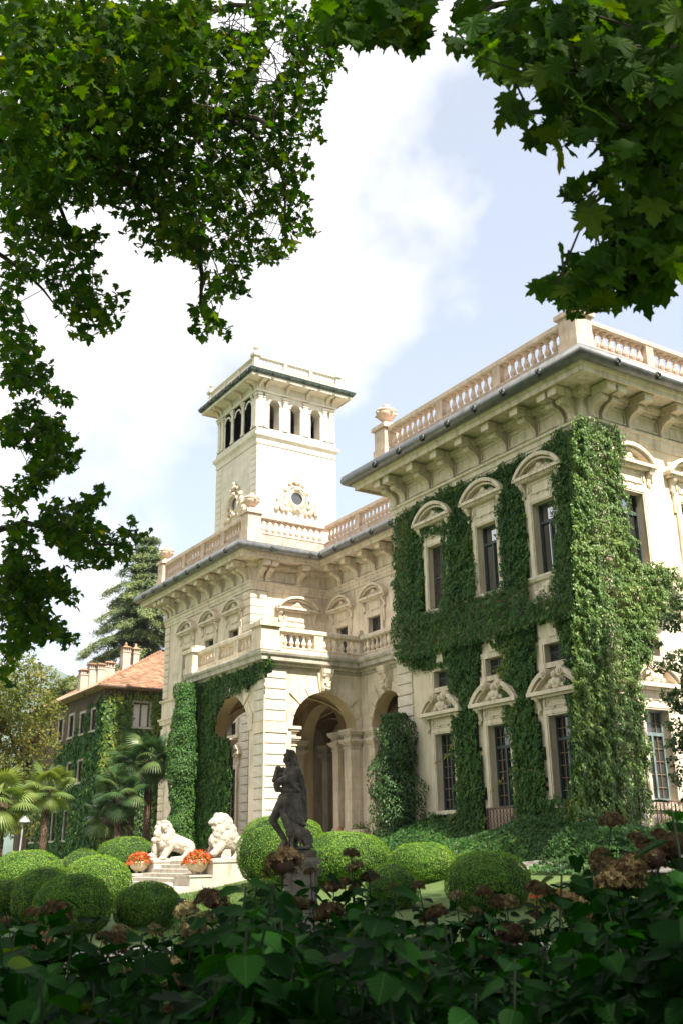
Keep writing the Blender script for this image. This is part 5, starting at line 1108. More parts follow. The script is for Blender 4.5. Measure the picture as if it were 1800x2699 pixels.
def chimney(x, y, w, zt, fancy):
    o = mobj('chimney', MB().box(x-w/2, x+w/2, y-w/2, y+w/2, 14.8, zt-.55).mesh('chimney', 'chimney_plaster'), ann)
    mb = MB(); h = w/2; mb.box(x-h-.06, x+h+.06, y-h-.06, y+h+.06, zt-.62, zt-.54)
    for sx_ in (-1, -.33, .33, 1):
        for sy_ in (-1, 1): mb.box(x+sx_*(h-.06)-.05, x+sx_*(h-.06)+.05, y+sy_*(h-.06)-.05, y+sy_*(h-.06)+.05, zt-.54, zt-.18); mb.box(x+sy_*(h-.06)-.049, x+sy_*(h-.06)+.049, y+sx_*(h-.06)-.049, y+sx_*(h-.06)+.049, zt-.54, zt-.181)
    mb.build('chimney_vent', 'chimney_plaster', o); e = h+.14
    mb = MB(); mb.add([(x-e, y-e, zt-.18), (x+e, y-e, zt-.18), (x+e, y+e, zt-.18), (x-e, y+e, zt-.18), (x-h*.6, y-h*.6, zt), (x+h*.6, y-h*.6, zt), (x+h*.6, y+h*.6, zt), (x-h*.6, y+h*.6, zt)], [(0, 1, 2, 3), (4, 5, 6, 7), (0, 1, 5, 4), (1, 2, 6, 5), (2, 3, 7, 6), (3, 0, 4, 7)])
    if fancy: mb.lathe([(.2, 0), (.12, .15), (.14, .25), (.04, .4)], 8, (x, y, zt-.02))
    mb.build('chimney_cap', 'roof_tile', o)
for x0, x1, zt, f_ in ((26.92, 27.67, 16.6, 0), (27.58, 28.25, 17.1, 0), (28.2, 28.9, 17.1, 0), (28.95, 29.89, 17.4, 0), (30.37, 31.11, 18.8, 1), (31.35, 31.92, 18.75, 1)):
    k = 90/82; chimney((x0+x1)/2*k, 90.0+(x0 % 1)*.8, (x1-x0)*k*.92, 1.6+(zt-1.6)*k, f_)
ai = empty('climbing_ivy', (AX, AY, 1.2), label='bright vine covering the brown annex house up to its eaves', cat='ivy')
PHB = lambda pts: px_poly(z7, pts, onY, AY-.15, 0)
hb = [(AX-.1, 1.0), (38, 1.0), (38, 14.2), (34, 14.3), (30, 14.0), (AX-.1, 13.9)]
s1, t1, c1 = ivy_sheet(mapB(AY), [hb], [[(30.2, 11.3), (31.95, 11.3), (31.95, 13.75), (30.2, 13.75)], [(35.1, 11.3), (36.9, 11.3), (36.9, 13.75), (35.1, 13.75)]], 75, .26, (0, -1, 0), .22, .20, seed=4.4, cell=.3)
foliage(ai, 'foliage', s1, [t1[0]+.1], 'ivy_bright', c1)
ha = [(AY-.1, 1), (AY-.1, 13.6), (80, 13.8), (80.2, 13.2), (82.2, 13.4), (82.6, 12.8), (84.5, 13.2), (85.2, 11.5), (86, 10.9), (88, 10.8), (91, 9.8), (92, 7.5), (98, 6.8), (98, 1.4)]
s1, t1, c1 = ivy_sheet(mapA(AX), [ha], [[(c-.75, a-.2), (c+.75, a-.2), (c+.75, b+.2), (c-.75, b+.2)] for c, a, b in A_WIN], 70, .26, (-1, 0, 0), .20, .18, seed=5.1, cell=.3, edge=.3)
foliage(ai, 'foliage', s1, t1, 'ivy_leaf', c1)
P_ = []; 
for i in range(26):
    x = AX+.2+i*.29+RNG.random()*.2; n = int(6+14*RNG.random()); y = AY-.4
    for j in range(n): P_.append((x+RNG.normal()*.04, y+RNG.normal()*.04, AE-.25-j*.085))
P_ = np.array(P_); foliage(ai, 'hanging_shoots', [leaf_arrays(P_, RNG.normal(size=P_.shape)+np.array([0, -1, 0]), .17, 'quad', tip=np.array([[0, 0, -1.]]))], [np.full(len(P_), .9)], 'ivy_bright')

# ================================================================== trees behind
def crown_blobs(blobs, n, size, seed=0, shell=.55):
    tot = sum(b[3]*b[4]*b[5] for b in blobs); P = []; Nn = []
    for x, y, z, rx, ry, rz in blobs:
        m = max(30, int(n*rx*ry*rz/tot)); q = RNG.normal(size=(m, 3)); q /= np.linalg.norm(q, axis=1)[:, None]; r = shell+(1-shell)*RNG.random(m)**.6
        r *= 1+.18*wob(q, 2.7, seed+x); P.append(np.array([x, y, z])+q*r[:, None]*np.array([rx, ry, rz])); Nn.append(q+RNG.normal(size=(m, 3))*.7+np.array([0, 0, .4]))
    return np.concatenate(P), np.concatenate(Nn)
def leaf_tree(name, label, base, h, blobs, n, size, mat, trunk_r=.25, bright=0, group=None, seed=0, bark='bark', kind='quad'):
    o = empty(name, base, label=label, cat='tree', group=group); top = Vector((base[0], base[1], base[2]+h*.75))
    MB().tube([Vector(base)-Vector((0, 0, .3)), Vector(base).lerp(top, .4)+Vector((.1, .1, 0)), top], [trunk_r, trunk_r*.75, trunk_r*.3], 8).build('trunk', bark, o, smooth=True)
    for i, b in enumerate(blobs[:9]):
        a = Vector(base).lerp(top, .35+.06*(i % 6)); MB().tube([a, a.lerp(Vector(b[:3]), .5)+Vector((0, 0, .3)), Vector(b[:3])], [trunk_r*.45, trunk_r*.3, trunk_r*.1], 6).build('limb', bark, o)
    P, Nn = crown_blobs(blobs, n, size, seed)
    foliage(o, 'crown', [leaf_arrays(P, Nn, size*(.6+.8*RNG.random(len(P))), kind)], [.40+.25*RNG.normal(size=len(P))*.8+.25*wob(P, .8, seed)+bright], mat); return o
def blobs_px(spec, t, d=1.0): return [(*at(px, py, t+(i % 3-1)*d), r*t/F, r*t/F, r*t/F*k) for i, (px, py, r, k) in enumerate(spec)]
tp = at(55, 2240, 58)
leaf_tree('autumn_tree', 'sunlit broadleaf tree with yellowing leaves beside the annex house', (tp[0], tp[1], 1.3), 12, blobs_px([(40,1790,70,1),(110,1790,52,.8),(-10,1850,90,1),(80,1860,70,.8),(130,1880,45,.8),(20,1930,80,.8),(95,1940,60,.7),(125,1975,40,.7),(0,2010,70,.8),(70,2020,60,.7),(30,2090,70,.8),(90,2095,40,.8),(10,2160,60,.9),(60,2170,45,.9),(-60,1900,90,1),(-60,2050,90,1),(60,1740,40,.8)], 58, 1.4), 17000, .20, 'tree_leaf', .28, .08, seed=3)
leaf_tree('green_tree', 'fresh green tree showing above the annex eaves', (30.6, 118, 2), 16, blobs_px([(190,1810,34,.8),(215,1835,30,.8),(165,1830,34,.8),(150,1850,40,1),(230,1850,30,1)], 120, 2), 3500, .38, 'tree_leaf', .3, .0, seed=5)
def cedar(base, h):
    o = empty('cedar_tree', base, label='tall blue-green cedar with layered drooping boughs behind the annex roof', cat='tree'); b = Vector(base)
    MB().tube([b-Vector((0, 0, .5)), b+Vector((.2, 0, h*.5)), b+Vector((.1, .2, h*.98))], [.7, .45, .06], 9).build('trunk', 'bark', o, smooth=True)
    P = []; Nn = []; T = []; lim = MB()
    for lv in range(25):
        f_ = lv/24; z = h*(.22+.78*f_); L = (9.6*(1-f_)**.70+.9)*(.8+.3*math.sin(lv*2.1)); k = 7 if f_ < .8 else 5
        for j in range(k):
            a = 2*math.pi*(j/k)+lv*1.1+RNG.normal()*.2; L2 = L*(.75+.45*RNG.random()); d = Vector((math.cos(a), math.sin(a), 0)); s0 = b+Vector((.1, .1, z)); pts = []
            for q in range(7): u = q/6; pts.append(s0+d*L2*u+Vector((0, 0, .10*L2*math.sin(math.pi*u)-.26*L2*u*u)))
            MB().tube(pts, [.11*(1-u/7)+.02 for u in range(7)], 5).build('bough', 'bark', o)
            m = int(60*L2/3)+24
            for q in range(m):
                u = .25+.75*RNG.random(); i = min(5, int(u*6)); p = pts[i].lerp(pts[i+1], u*6-i); w = .9*(1-.5*u)*RNG.normal(); side = Vector((-d.y, d.x, 0))
                for e in range(4):
                    g = p+side*(w+RNG.normal()*.12)+d*RNG.normal()*.2+Vector((0, 0, -.12*abs(w)-.16*e*RNG.random()-.05)); P.append(tuple(g)); Nn.append((d.x*.4+RNG.normal()*.3, d.y*.4+RNG.normal()*.3, .7)); T.append(.45+.5*u-.35*abs(w)*.3-.09*e+RNG.normal()*.12)
    P = np.array(P)
    dr = np.array([[0, 0, -.9]])+RNG.normal(size=P.shape)*.35
    foliage(o, 'needles', [leaf_arrays(P, np.array(Nn), .42*(.7+.6*RNG.random(len(P))), 'strip', tip=dr), leaf_arrays(P+RNG.normal(size=P.shape)*.15, np.array(Nn), .40, 'strip')], [np.array(T), np.array(T)+.08], 'cedar_needle')
cedar((38.6, 98.5, 2.0), 32.2)
# palms
def fan_mesh(mat, droop, tint, key):
    V = []; Fs = []; nb = 26
    for i in range(nb):
        a = R(-125+250*i/(nb-1)); L = .78*(1-.12*abs(a)/2); dx, dz = math.sin(a), math.cos(a); w = .034; k = len(V)
        for u, ww in ((.05, .3), (.45, 1.0), (.75, .8), (1.0, .05)):
            dr = droop*u*u*.5; x, y = dx*L*u, dz*L*u
            V += [(x-dz*w*ww, y+dx*w*ww, -dr+.02), (x+dz*w*ww, y-dx*w*ww, -dr+.02)]
        for q in range(3): Fs.append((k+2*q, k+2*q+1, k+2*q+3, k+2*q+2))
    me = bpy.data.meshes.new('frond'); k = len(V)
    pet = MB().tube([(0, -.85, .10), (0, -.4, .05), (0, .04, .02)], [.022, .015, .012], 4)
    me.from_pydata(V+pet.v, [], Fs+[tuple(i+k for i in f) for f in pet.f]); me.materials.append(MAT[mat]); at_ = me.attributes.new('tint', 'FLOAT', 'FACE'); at_.data.foreach_set('value', [min(1, max(0, tint+.10*math.sin(i*1.7))) for i in range(len(me.polygons))]); me.update(); return me
def palm(label, base, h, nf, size, mat, lean=(0, 0), tr=.13, group=None):
    o = empty('fan_palm', base, label=label, cat='palm tree', group=group); b = Vector(base); top = b+Vector((lean[0], lean[1], h))
    mb = MB(); mb.tube([b.lerp(top, i/14)+Vector((0, 0, -.2 if i == 0 else 0)) for i in range(15)], [tr*(1.15+.18*(i % 2)) if i < 13 else tr*1.5 for i in range(15)], 9); mb.build('trunk', 'palm_bark', o)
    n = 900; a = RNG.random(n)*2*math.pi; z = h*RNG.random(n); P = np.stack([b.x+lean[0]*z/h+tr*1.25*np.cos(a), b.y+lean[1]*z/h+tr*1.25*np.sin(a), b.z+z], -1)
    foliage(o, 'trunk_fibre', [leaf_arrays(P, np.stack([np.cos(a), np.sin(a), a*0+.6], -1), .12, 'strip', tip=np.array([[0, 0, 1.]]))], [np.zeros(n)], 'dry_flower')
    for i in range(nf):
        f_ = i/nf; az = i*2.4+RNG.normal()*.2; el = R(78-125*f_+RNG.normal()*8); v = int(3*RNG.random()); me = cached(('fan', mat, v), lambda: fan_mesh(mat, (.5, .8, 1.1)[v], (.25, .5, .75)[v], v))
        d = Vector((math.cos(az)*math.cos(el), math.sin(az)*math.cos(el), math.sin(el))); y = d; zz = Vector((-math.cos(az)*math.sin(el), -math.sin(az)*math.sin(el), math.cos(el))); x = y.cross(zz); s = size*(.85+.3*RNG.random())
        M = Matrix((x, y, zz)).transposed().to_4x4(); fo = mobj('frond', me, o); fo.matrix_parent_inverse = WM[o.name].inverted(); fo.matrix_basis = Matrix.Translation(top+d*.85*s) @ M @ Matrix.Scale(s, 4)
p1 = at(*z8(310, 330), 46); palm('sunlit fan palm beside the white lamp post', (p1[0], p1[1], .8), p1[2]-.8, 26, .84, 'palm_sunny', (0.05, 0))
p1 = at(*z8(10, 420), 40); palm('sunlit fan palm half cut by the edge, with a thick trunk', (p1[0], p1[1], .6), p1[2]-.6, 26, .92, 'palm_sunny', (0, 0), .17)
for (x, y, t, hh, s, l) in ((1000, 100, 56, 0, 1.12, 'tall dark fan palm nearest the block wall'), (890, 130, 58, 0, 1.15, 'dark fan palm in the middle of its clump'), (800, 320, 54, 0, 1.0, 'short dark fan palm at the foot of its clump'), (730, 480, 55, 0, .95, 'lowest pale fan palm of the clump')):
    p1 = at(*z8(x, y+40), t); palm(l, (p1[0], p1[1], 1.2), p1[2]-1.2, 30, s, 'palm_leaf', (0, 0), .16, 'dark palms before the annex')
# lamp post
lp = at(*z8(152, 600), 44); lz = 1.0; o = empty('lamp_post', (lp[0], lp[1], .7), label='slim white garden lamp post with a bell shade near the palms', cat='lamp post'); zt = at(*z8(178, 405), 44)[2]
MB().tube([(lp[0]-.1, lp[1], .6), (lp[0], lp[1], 3.2)], .035, 8).build('post', 'lamp_metal', o); MB().tube([(lp[0]+.03, lp[1], 3.2), (lp[0]+.08, lp[1], zt)], .03, 8).build('finial', 'lamp_metal', o)
MB().lathe([(.02, .45), (.10, .38), (.14, .2), (.24, .05), (.26, 0), (.2, 0)], 14, (lp[0]+.05, lp[1], 3.05)).build('lamp_shade', 'lamp_metal', o, smooth=True)
# far hill
def hill():
    c = at(25, 2200, 2000); n = 60; mb = MB(); vs = []
    for j in range(n+1):
        for i in range(n+1):
            x, y = -1+2*i/n, -1+2*j/n; r = math.hypot(x, y); q = np.array([x*5, y*5, 0.])
            vs.append((c[0]+x*760, c[1]+y*760, 345*max(0, math.cos(min(1, r)*math.pi/2))**1.3*(1+.16*float(wob(q, 1.0, 2)))-3))
    mb.add(vs, [(j*(n+1)+i, j*(n+1)+i+1, (j+1)*(n+1)+i+1, (j+1)*(n+1)+i) for j in range(n) for i in range(n)]); o = mb.build('hill', 'hill_green', smooth=True); o['kind'] = 'structure'
hill()
# slender tree standing at the wing's sunny face
leaf_tree('slender_tree', 'slender glossy-leaved tree in front of the sunny end windows', (24.6, 16.2, float(ground(24.6, 16.2))), 9.5, blobs_px([(1770,1640,34,.8),(1790,1590,30,.7),(1745,1760,26,.7),(1790,1740,36,.8),(1760,1830,26,.7),(1795,1850,38,.9),(1770,1910,26,.7),(1795,1960,36,.9),(1775,2010,22,.7),(1760,1960,18,.6),(1800,2050,34,.9),(1735,1700,14,.6),(1850,1800,60,1.2),(1850,1950,60,1.2),(1860,1650,60,1.0)], 26.5, .5), 7000, .115, 'shrub_leaf', .10, .2, seed=7)

# ================================================================== woman seated in the porch
def seated_person(x, y, z):
    ch = empty('garden_chair', (x, y, z), -.4, label='dark metal garden chair inside the porch under the seated woman', cat='chair')
    L = lambda name, mb: mb.build(name, 'chair_metal', ch, local=True)
    L('seat', MB().box(-.24, .24, -.24, .24, .42, .46)); L('backrest', MB().box(.20, .24, -.24, .24, .50, .95))
    for a in (-.22, .22):
        for b in (-.22, .22): L('leg', MB().tube([(a, b, 0), (a, b, .42 if a < 0 else .95)], .016, 6))
    o = empty('person', (x, y, z), -.4, label='woman with light brown hair in dark clothes seated under the arch', cat='person'); mb = MB(); C = mb.capsule
    C((.06, 0, .54), (.10, 0, .98), .14, .15); C((.10, 0, .95), (.10, 0, 1.10), .12, .06)
    for s in (-1, 1):
        C((.05, s*.10, .54), (-.36, s*.10, .55), .085, .065); C((-.36, s*.10, .55), (-.40, s*.10, .10), .062, .045); C((-.40, s*.10, .06), (-.54, s*.10, .05), .045, .04); C((.10, s*.17, 1.02), (.0, s*.22, .76), .055, .045); C((.0, s*.22, .76), (-.22, s*.12, .66), .042, .034)
    body = sculpt('clothing', mb, 'cloth', .022, o, 3, local=True)
    mb = MB(); C = mb.capsule; C((.10, 0, 1.08), (.08, 0, 1.18), .052, .05); mb.ball((.06, 0, 1.29), (.095, .075, .115), 14, 10); C((-.03, 0, 1.27), (-.05, 0, 1.25), .018, .012); mb.ball((-.01, 0, 1.21), (.045, .045, .035)); [mb.ball((.08, s*.075, 1.28), (.02, .014, .03)) for s in (-1, 1)]
    C((-.025, 0, 1.225), (-.035, 0, 1.222), .014, .01); sculpt('head', mb, 'skin', .010, o, 2, local=True)
    mb = MB(); [mb.ball((-.025, s*.03, 1.295), .011, 8, 6) for s in (-1, 1)]; mb.build('eyes', 'black_plastic', o, local=True)
    mb = MB(); mb.ball((.085, 0, 1.325), (.105, .092, .105), 14, 10); mb.capsule((.14, 0, 1.30), (.16, 0, 1.04), .075, .05); mb.capsule((.10, .07, 1.28), (.10, .09, 1.06), .035, .03); mb.capsule((.10, -.07, 1.28), (.10, -.09, 1.06), .035, .03); sculpt('hair', mb, 'hair', .012, o, 2, .006, .03, local=True)
    for s in (-1, 1):
        mb = MB(); C = mb.capsule; C((-.21, s*.12, .66), (-.29, s*.09, .655), .036, .034)
        for k in range(4): yy = s*(.09-.02*k+.03); C((-.29, yy, .655), (-.35, yy, .645), .010, .009); C((-.35, yy, .645), (-.37+.01*(k % 2), yy, .62), .009, .008)
        C((-.25, s*.13, .65), (-.29, s*.155, .63), .011, .009); sculpt('hand', mb, 'skin', .007, o, 1, local=True)
pp = onY(*crop(860, 1800, 5.225)(165, 1990), 42.6); seated_person(pp[0], 42.6, PZ)
# stone planter by the loggia pier
o = empty('stone_planter', (26.6, 39.9, 1.3), label='stone scroll planter with yellow flowers at the foot of the loggia pier', cat='planter')
MB().box(26.1, 27.1, 39.4, 40.4, .8, 2.05).build('plinth', 'trim_stone', o); mb = MB(); mb.lathe([(.28, 2.05), (.30, 2.1), (.24, 2.2), (.30, 2.35), (.40, 2.5), (.42, 2.58), (.36, 2.6)], 14, (26.6, 39.9, 0)); [mb.ball((26.6+.38*math.cos(a), 39.9+.38*math.sin(a), 2.5), (.09, .09, .10), 8, 6) for a in (2.2, 3.8, 5.4, .6)]; mb.build('vase', 'trim_stone', o, smooth=True)
n = 260; P = np.array([26.6, 39.9, 2.62])+RNG.normal(size=(n, 3))*np.array([.2, .2, .12]); foliage(o, 'leaves', [leaf_arrays(P, RNG.normal(size=(n, 3))+np.array([0, 0, .6]), .10, 'quad')], [RNG.random(n)], 'ivy_bright')
# red bedding and the spotlight
fb = at(1445, 2345, 25.5); o = empty('flower_bed', (fb[0], fb[1], float(ground(fb[0], fb[1]))), label='small bed of red flowers beside the shaded boxwood dome', cat='flowers')
n = 900; a = RNG.random(n)*2*math.pi; r = RNG.random(n)**.5; gx, gy = fb[0]+.75*r*np.cos(a), fb[1]+.4*r*np.sin(a); P = np.stack([gx, gy, ground(gx, gy)+.05+.22*RNG.random(n)], -1)
foliage(o, 'leaves', [leaf_arrays(P[:600], RNG.normal(size=(600, 3))+np.array([0, 0, .8]), .11, 'quad')], [RNG.random(600)], 'ivy_bright'); P[600:700, 2] += .10; foliage(o, 'blossoms', [leaf_arrays(P[600:700], RNG.normal(size=(100, 3))+np.array([0, -.3, 1]), .08, 'ivy')], [.4*RNG.random(100)], 'red_flower')
sl_ = at(478, 2405, 22.6); o = empty('spotlight', (sl_[0], sl_[1], 0), -YAW, label='small black garden spotlight on a stake by the round dark boxwood', cat='spotlight')
MB().tube([(0, 0, 0), (0, 0, sl_[2]-.08)], .015, 6).build('stake', 'black_plastic', o, local=True); mb = MB(); mb.pillow(-.07, .07, -.05, .06, sl_[2]-.10, sl_[2]+.26, .02); mb.box(-.085, .085, .06, .075, sl_[2]-.12, sl_[2]+.28); mb.build('lamp_head', 'black_plastic', o, local=True)

# ================================================================== plane trees overhead
tl = crop(0, 0, 1.742); ll = crop(0, 900, 2.612); tr_ = crop(900, 0, 1.742)
def PZ_(z, pts): return [z(*p) for p in pts]
L_MAIN = PZ_(tl, [(0,0),(1568,0),(1568,300),(1540,335),(1500,385),(1480,480),(1460,540),(1490,600),(1480,660),(1420,640),(1400,690),(1440,760),(1430,830),(1400,850),(1430,930),(1430,1010),(1485,1080),(1400,1110),(1340,1190),(1290,1220),(1220,1205),(1150,1190),(1160,1240),(1110,1290),(1170,1340),(1110,1380),(1040,1370),(990,1400),(980,1440),(1030,1470),(1090,1510),(1050,1550),(985,1500),(930,1560),(850,1540),(900,1490),(850,1410),(910,1370),(930,1280),(900,1220),(850,1190),(800,1170),(740,1150),(730,1190),(670,1200),(630,1140),(570,1070),(590,1020),(540,980),(440,980),(370,990),(340,950),(250,950),(240,1000),(330,1040),(400,1060),(490,1040),(470,1090),(430,1130),(440,1200),(420,1260),(480,1240),(490,1260),(450,1310),(480,1340),(550,1310),(610,1330),(600,1380),(570,1440),(540,1500),(450,1540),(400,1568),(320,1560),(300,1480),(260,1420),(250,1350),(200,1300),(130,1290),(100,1330),(100,1400),(120,1470),(170,1520),(175,1640),(0,1640)])
L_HOLES = [PZ_(tl, q) for q in ([(920,95),(1000,55),(1180,60),(1160,150),(1060,130),(980,135)], [(1210,180),(1290,150),(1330,260),(1265,380),(1170,405),(1180,320),(1230,260)], [(1100,575),(1190,625),(1180,650),(1110,620)], [(1120,900),(1180,870),(1170,960),(1130,990)], [(1180,1000),(1270,980),(1310,1100),(1215,1095)], [(1210,790),(1290,765),(1290,850),(1230,825)], [(890,630),(930,650),(915,720),(885,690)], [(980,690),(1030,720),(1000,760)], [(410,585),(440,610),(415,630)], [(610,230),(660,270),(625,295)], [(75,50),(110,60),(95,85)], [(960,1180),(1030,1210),(1010,1260),(960,1240)], [(820,510),(860,530),(840,585)])]
L_LOW = [PZ_(ll, q) for q in ([(0,0),(270,0),(280,80),(265,130),(330,130),(375,100),(370,140),(385,200),(360,270),(300,285),(360,290),(430,370),(440,330),(525,375),(480,440),(430,460),(370,420),(270,370),(260,330),(200,330),(130,355),(60,340),(0,330)],
  [(30,500),(80,430),(170,400),(200,365),(240,385),(260,420),(290,500),(350,530),(420,505),(445,540),(430,590),(500,640),(560,650),(550,700),(440,690),(440,740),(500,780),(550,765),(585,820),(575,885),(520,870),(470,900),(430,870),(420,930),(330,970),(310,1070),(260,1040),(200,1110),(200,1190),(100,1215),(0,1195),(0,1020),(60,1000),(130,1010),(90,955),(190,935),(170,845),(230,800),(200,760),(130,770),(80,690),(0,720),(0,520)],
  [(320,1130),(400,1070),(480,1070),(560,1060),(640,1000),(680,940),(700,990),(750,960),(765,1040),(720,1090),(700,1130),(640,1150),(650,1230),(720,1280),(790,1320),(840,1350),(820,1300),(890,1220),(945,1240),(960,1330),(1020,1310),(1060,1285),(1115,1280),(1090,1330),(1020,1355),(965,1370),(985,1420),(940,1455),(870,1480),(880,1555),(800,1550),(740,1595),(650,1570),(640,1500),(570,1560),(500,1605),(480,1520),(430,1450),(440,1380),(350,1395),(300,1350),(260,1290),(270,1200)],
  [(0,1250),(200,1250),(280,1290),(270,1380),(230,1430),(270,1500),(240,1560),(300,1620),(300,1560),(380,1570),(440,1590),(480,1650),(450,1700),(540,1700),(560,1780),(540,1815),(480,1820),(420,1780),(380,1760),(300,1830),(380,1870),(450,1940),(550,2040),(565,2095),(480,2130),(430,2080),(370,2040),(310,2060),(300,2110),(250,2090),(180,2130),(100,2180),(80,2300),(160,2345),(50,2380),(0,2380)])]
R_TOP = PZ_(tr_, [(-80,0),(440,0),(400,100),(380,170),(330,230),(290,205),(250,195),(180,165),(100,180),(20,190),(-60,170)])
R_FAR = PZ_(tr_, [(40,150),(250,200),(235,300),(180,350),(90,295),(-20,260)])
R_MAIN = PZ_(tr_, [(430,0),(1640,0),(1640,1200),(1540,1260),(1490,1370),(1420,1340),(1360,1390),(1290,1370),(1240,1340),(1210,1410),(1165,1370),(1170,1440),(1110,1430),(1070,1485),(1040,1420),(1000,1430),(1030,1360),(930,1380),(900,1330),(960,1290),(940,1240),(980,1230),(950,1180),(1025,1160),(1025,1230),(1080,1190),(1110,1220),(1180,1140),(1260,1130),(1310,1080),(1230,1030),(1190,1040),(1130,1060),(1100,1010),(1140,960),(1090,900),(1050,930),(1030,870),(1070,780),(1150,800),(1210,820),(1280,800),(1250,740),(1210,700),(1220,640),(1180,610),(1140,660),(1100,590),(1050,640),(1010,700),(985,630),(900,660),(860,610),(880,570),(940,540),(920,500),(940,470),(910,450),(920,400),(870,370),(900,300),(860,260),(850,330),(830,350),(860,490),(830,600),(770,610),(720,560),(700,490),(660,450),(640,380),(690,330),(660,290),(600,250),(560,290),(495,270),(490,210),(500,150),(540,90),(480,60)])
R_HOLES = [PZ_(tr_, q) for q in ([(820,130),(905,150),(880,175),(815,165)], [(650,40),(725,75),(720,125),(655,95)], [(690,165),(760,180),(740,235),(700,215)], [(1140,150),(1175,165),(1150,185)], [(1290,380),(1330,400),(1310,430)], [(1360,80),(1400,100),(1370,115)], [(1440,280),(1500,265),(1500,325),(1445,305)], [(1540,730),(1640,730),(1640,860),(1550,800)], [(1190,580),(1215,600),(1195,615)], [(770,470),(800,480),(785,500)])]
def canopy(polys, holes, ncl, per, d0, d1, sig, drift=(.5, -.1, -.5), seed=0, edge=6, twigs=None):
    """leaf points in clusters, in depth, whose outline follows the traced boughs"""
    out = []; areas = []
    for p in polys: q = np.array(p); areas.append(.5*abs(np.dot(q[:, 0], np.roll(q[:, 1], 1))-np.dot(q[:, 1], np.roll(q[:, 0], 1))))
    for p, ar in zip(polys, areas):
        c = sampoly(p, max(3, int(ncl*ar/sum(areas)))); w = wob(np.stack([c[:, 0]/260, c[:, 1]/260, c[:, 0]*0], -1), 1.0, seed)
        t = d0+(d1-d0)*np.clip(.5+.42*w+.22*RNG.normal(size=len(c)), 0, 1); C3 = CAM+((fw[None]+((c[:, 0]-900)/F)[:, None]*rt+((1349.5-c[:, 1])/F)[:, None]*up)*t[:, None])
        dd = RNG.normal(size=C3.shape)*.7+np.array(drift); dd /= np.linalg.norm(dd, axis=1)[:, None]; L = sig*2.6*(.6+.8*RNG.random(len(C3))); u_ = np.linspace(-.5, .5, per)
        P = (C3[:, None]+dd[:, None]*(L[:, None]*u_[None])[..., None]).reshape(-1, 3)+RNG.normal(size=(len(c)*per, 3))*sig*.36
        if twigs is not None:
            for q0, q1 in zip(C3-dd*L[:, None]*.55, C3+dd*L[:, None]*.5):
                m_ = project(np.array([q0, q1])); ok = all(inpoly(np.array(m_[0]), np.array(m_[1]), p))
                if ok: twigs.tube([q0, (q0+q1)/2+RNG.normal(size=3)*.03, q1], [.008, .006, .003], 4)
        x, y, z = project(P); j = RNG.normal(size=(len(P), 2))*edge; k = (z > .5) & inpoly(x+j[:, 0], y+j[:, 1], p)
        for h in holes: k &= ~inpoly(x, y, h)
        out.append(P[k])
    return np.concatenate(out)
def offframe(blobs, n):
    P, Nn = crown_blobs(blobs, n, .4, 1.1, .3); x, y, z = project(P); k = ~((z > 0) & (x > -90) & (x < 1890) & (y > -70) & (y < 2800)); return P[k], Nn[k]
def plane_tree(label, base, h, r, vis, voff, size, limbs, branches, n_obj, group, lkind, twigs=None):
    o = empty('plane_tree', base, label=label, cat='tree', group=group); b = Vector(base)
    MB().tube([b-Vector((0, 0, .3)), b+Vector((.15, .1, h*.35)), b+Vector((0, .2, h*.7)), b+Vector((.3, 0, h))], [r, r*.8, r*.55, r*.2], 10).build('trunk', 'plane_bark', o, smooth=True)
    for L in limbs: MB().tube(L, [r*.42*(1-.75*i/(len(L)-1)) for i in range(len(L))], 7).build('limb', 'plane_bark', o)
    for pts, r0, r1 in branches: MB().tube(pts, [r0+(r1-r0)*i/(len(pts)-1) for i in range(len(pts))], 6).build('branch', 'plane_bark', o)
    if twigs: tw = twigs.build('twigs', 'plane_bark', o); tw['kind'] = 'stuff'
    P, Nn, T = vis; x, y, z = project(P); app = size/np.maximum(z, .1); infr = (x > 0) & (x < 1800) & (y > 0) & (y < 2699); order = np.argsort(-(app*infr)*(.75+.5*RNG.random(len(P)))); pick = order[:n_obj]; rest = order[n_obj:]
    sz = size*(.75+.5*RNG.random(len(P)))
    P2, N2 = voff
    o2 = foliage(o, 'crown', [leaf_arrays(P[rest], Nn[rest], sz[rest], lkind, tip=np.array([[.1, .1, -.8]])), leaf_arrays(P2, N2, .42*(.7+.6*RNG.random(len(P2))), 'quad')], [T[rest], .5+.2*RNG.random(len(P2))], 'plane_leaf')
    X, Y, Zv = basis(Nn[pick], np.array([[.1, .1, -.8]]))
    def one(v):
        V, f, k, N = leaf_arrays(np.zeros((1, 3)), np.array([[0, 0, 1.]]), 1.0, 'plane'); vv, ff = leaf_shape('plane')
        me = bpy.data.meshes.new('leaf'); me.from_pydata([tuple(a) for a in vv], [], ff); me.materials.append(MAT['plane_leaf']); at_ = me.attributes.new('tint', 'FLOAT', 'FACE'); at_.data.foreach_set('value', [min(1, max(0, (.2, .45, .6, .75, .92)[v]))]*len(ff)); me.update(); return me
    for q, i in enumerate(pick):
        v = int(min(4, max(0, T[i]*5))); lo = mobj('leaf', cached(('pleaf', v), lambda: one(v)), o); s = sz[i]
        lo.matrix_basis = Matrix.Translation(Vector(P[i])) @ Matrix((Vector(X[q]), Vector(Y[q]), Vector(Zv[q]))).transposed().to_4x4() @ Matrix.Scale(s, 4)
    return o
def hang_normals(n, cam_bias): return RNG.normal(size=(n, 3))*.55+np.array([0, 0, .55])-cam_bias*fw[None]
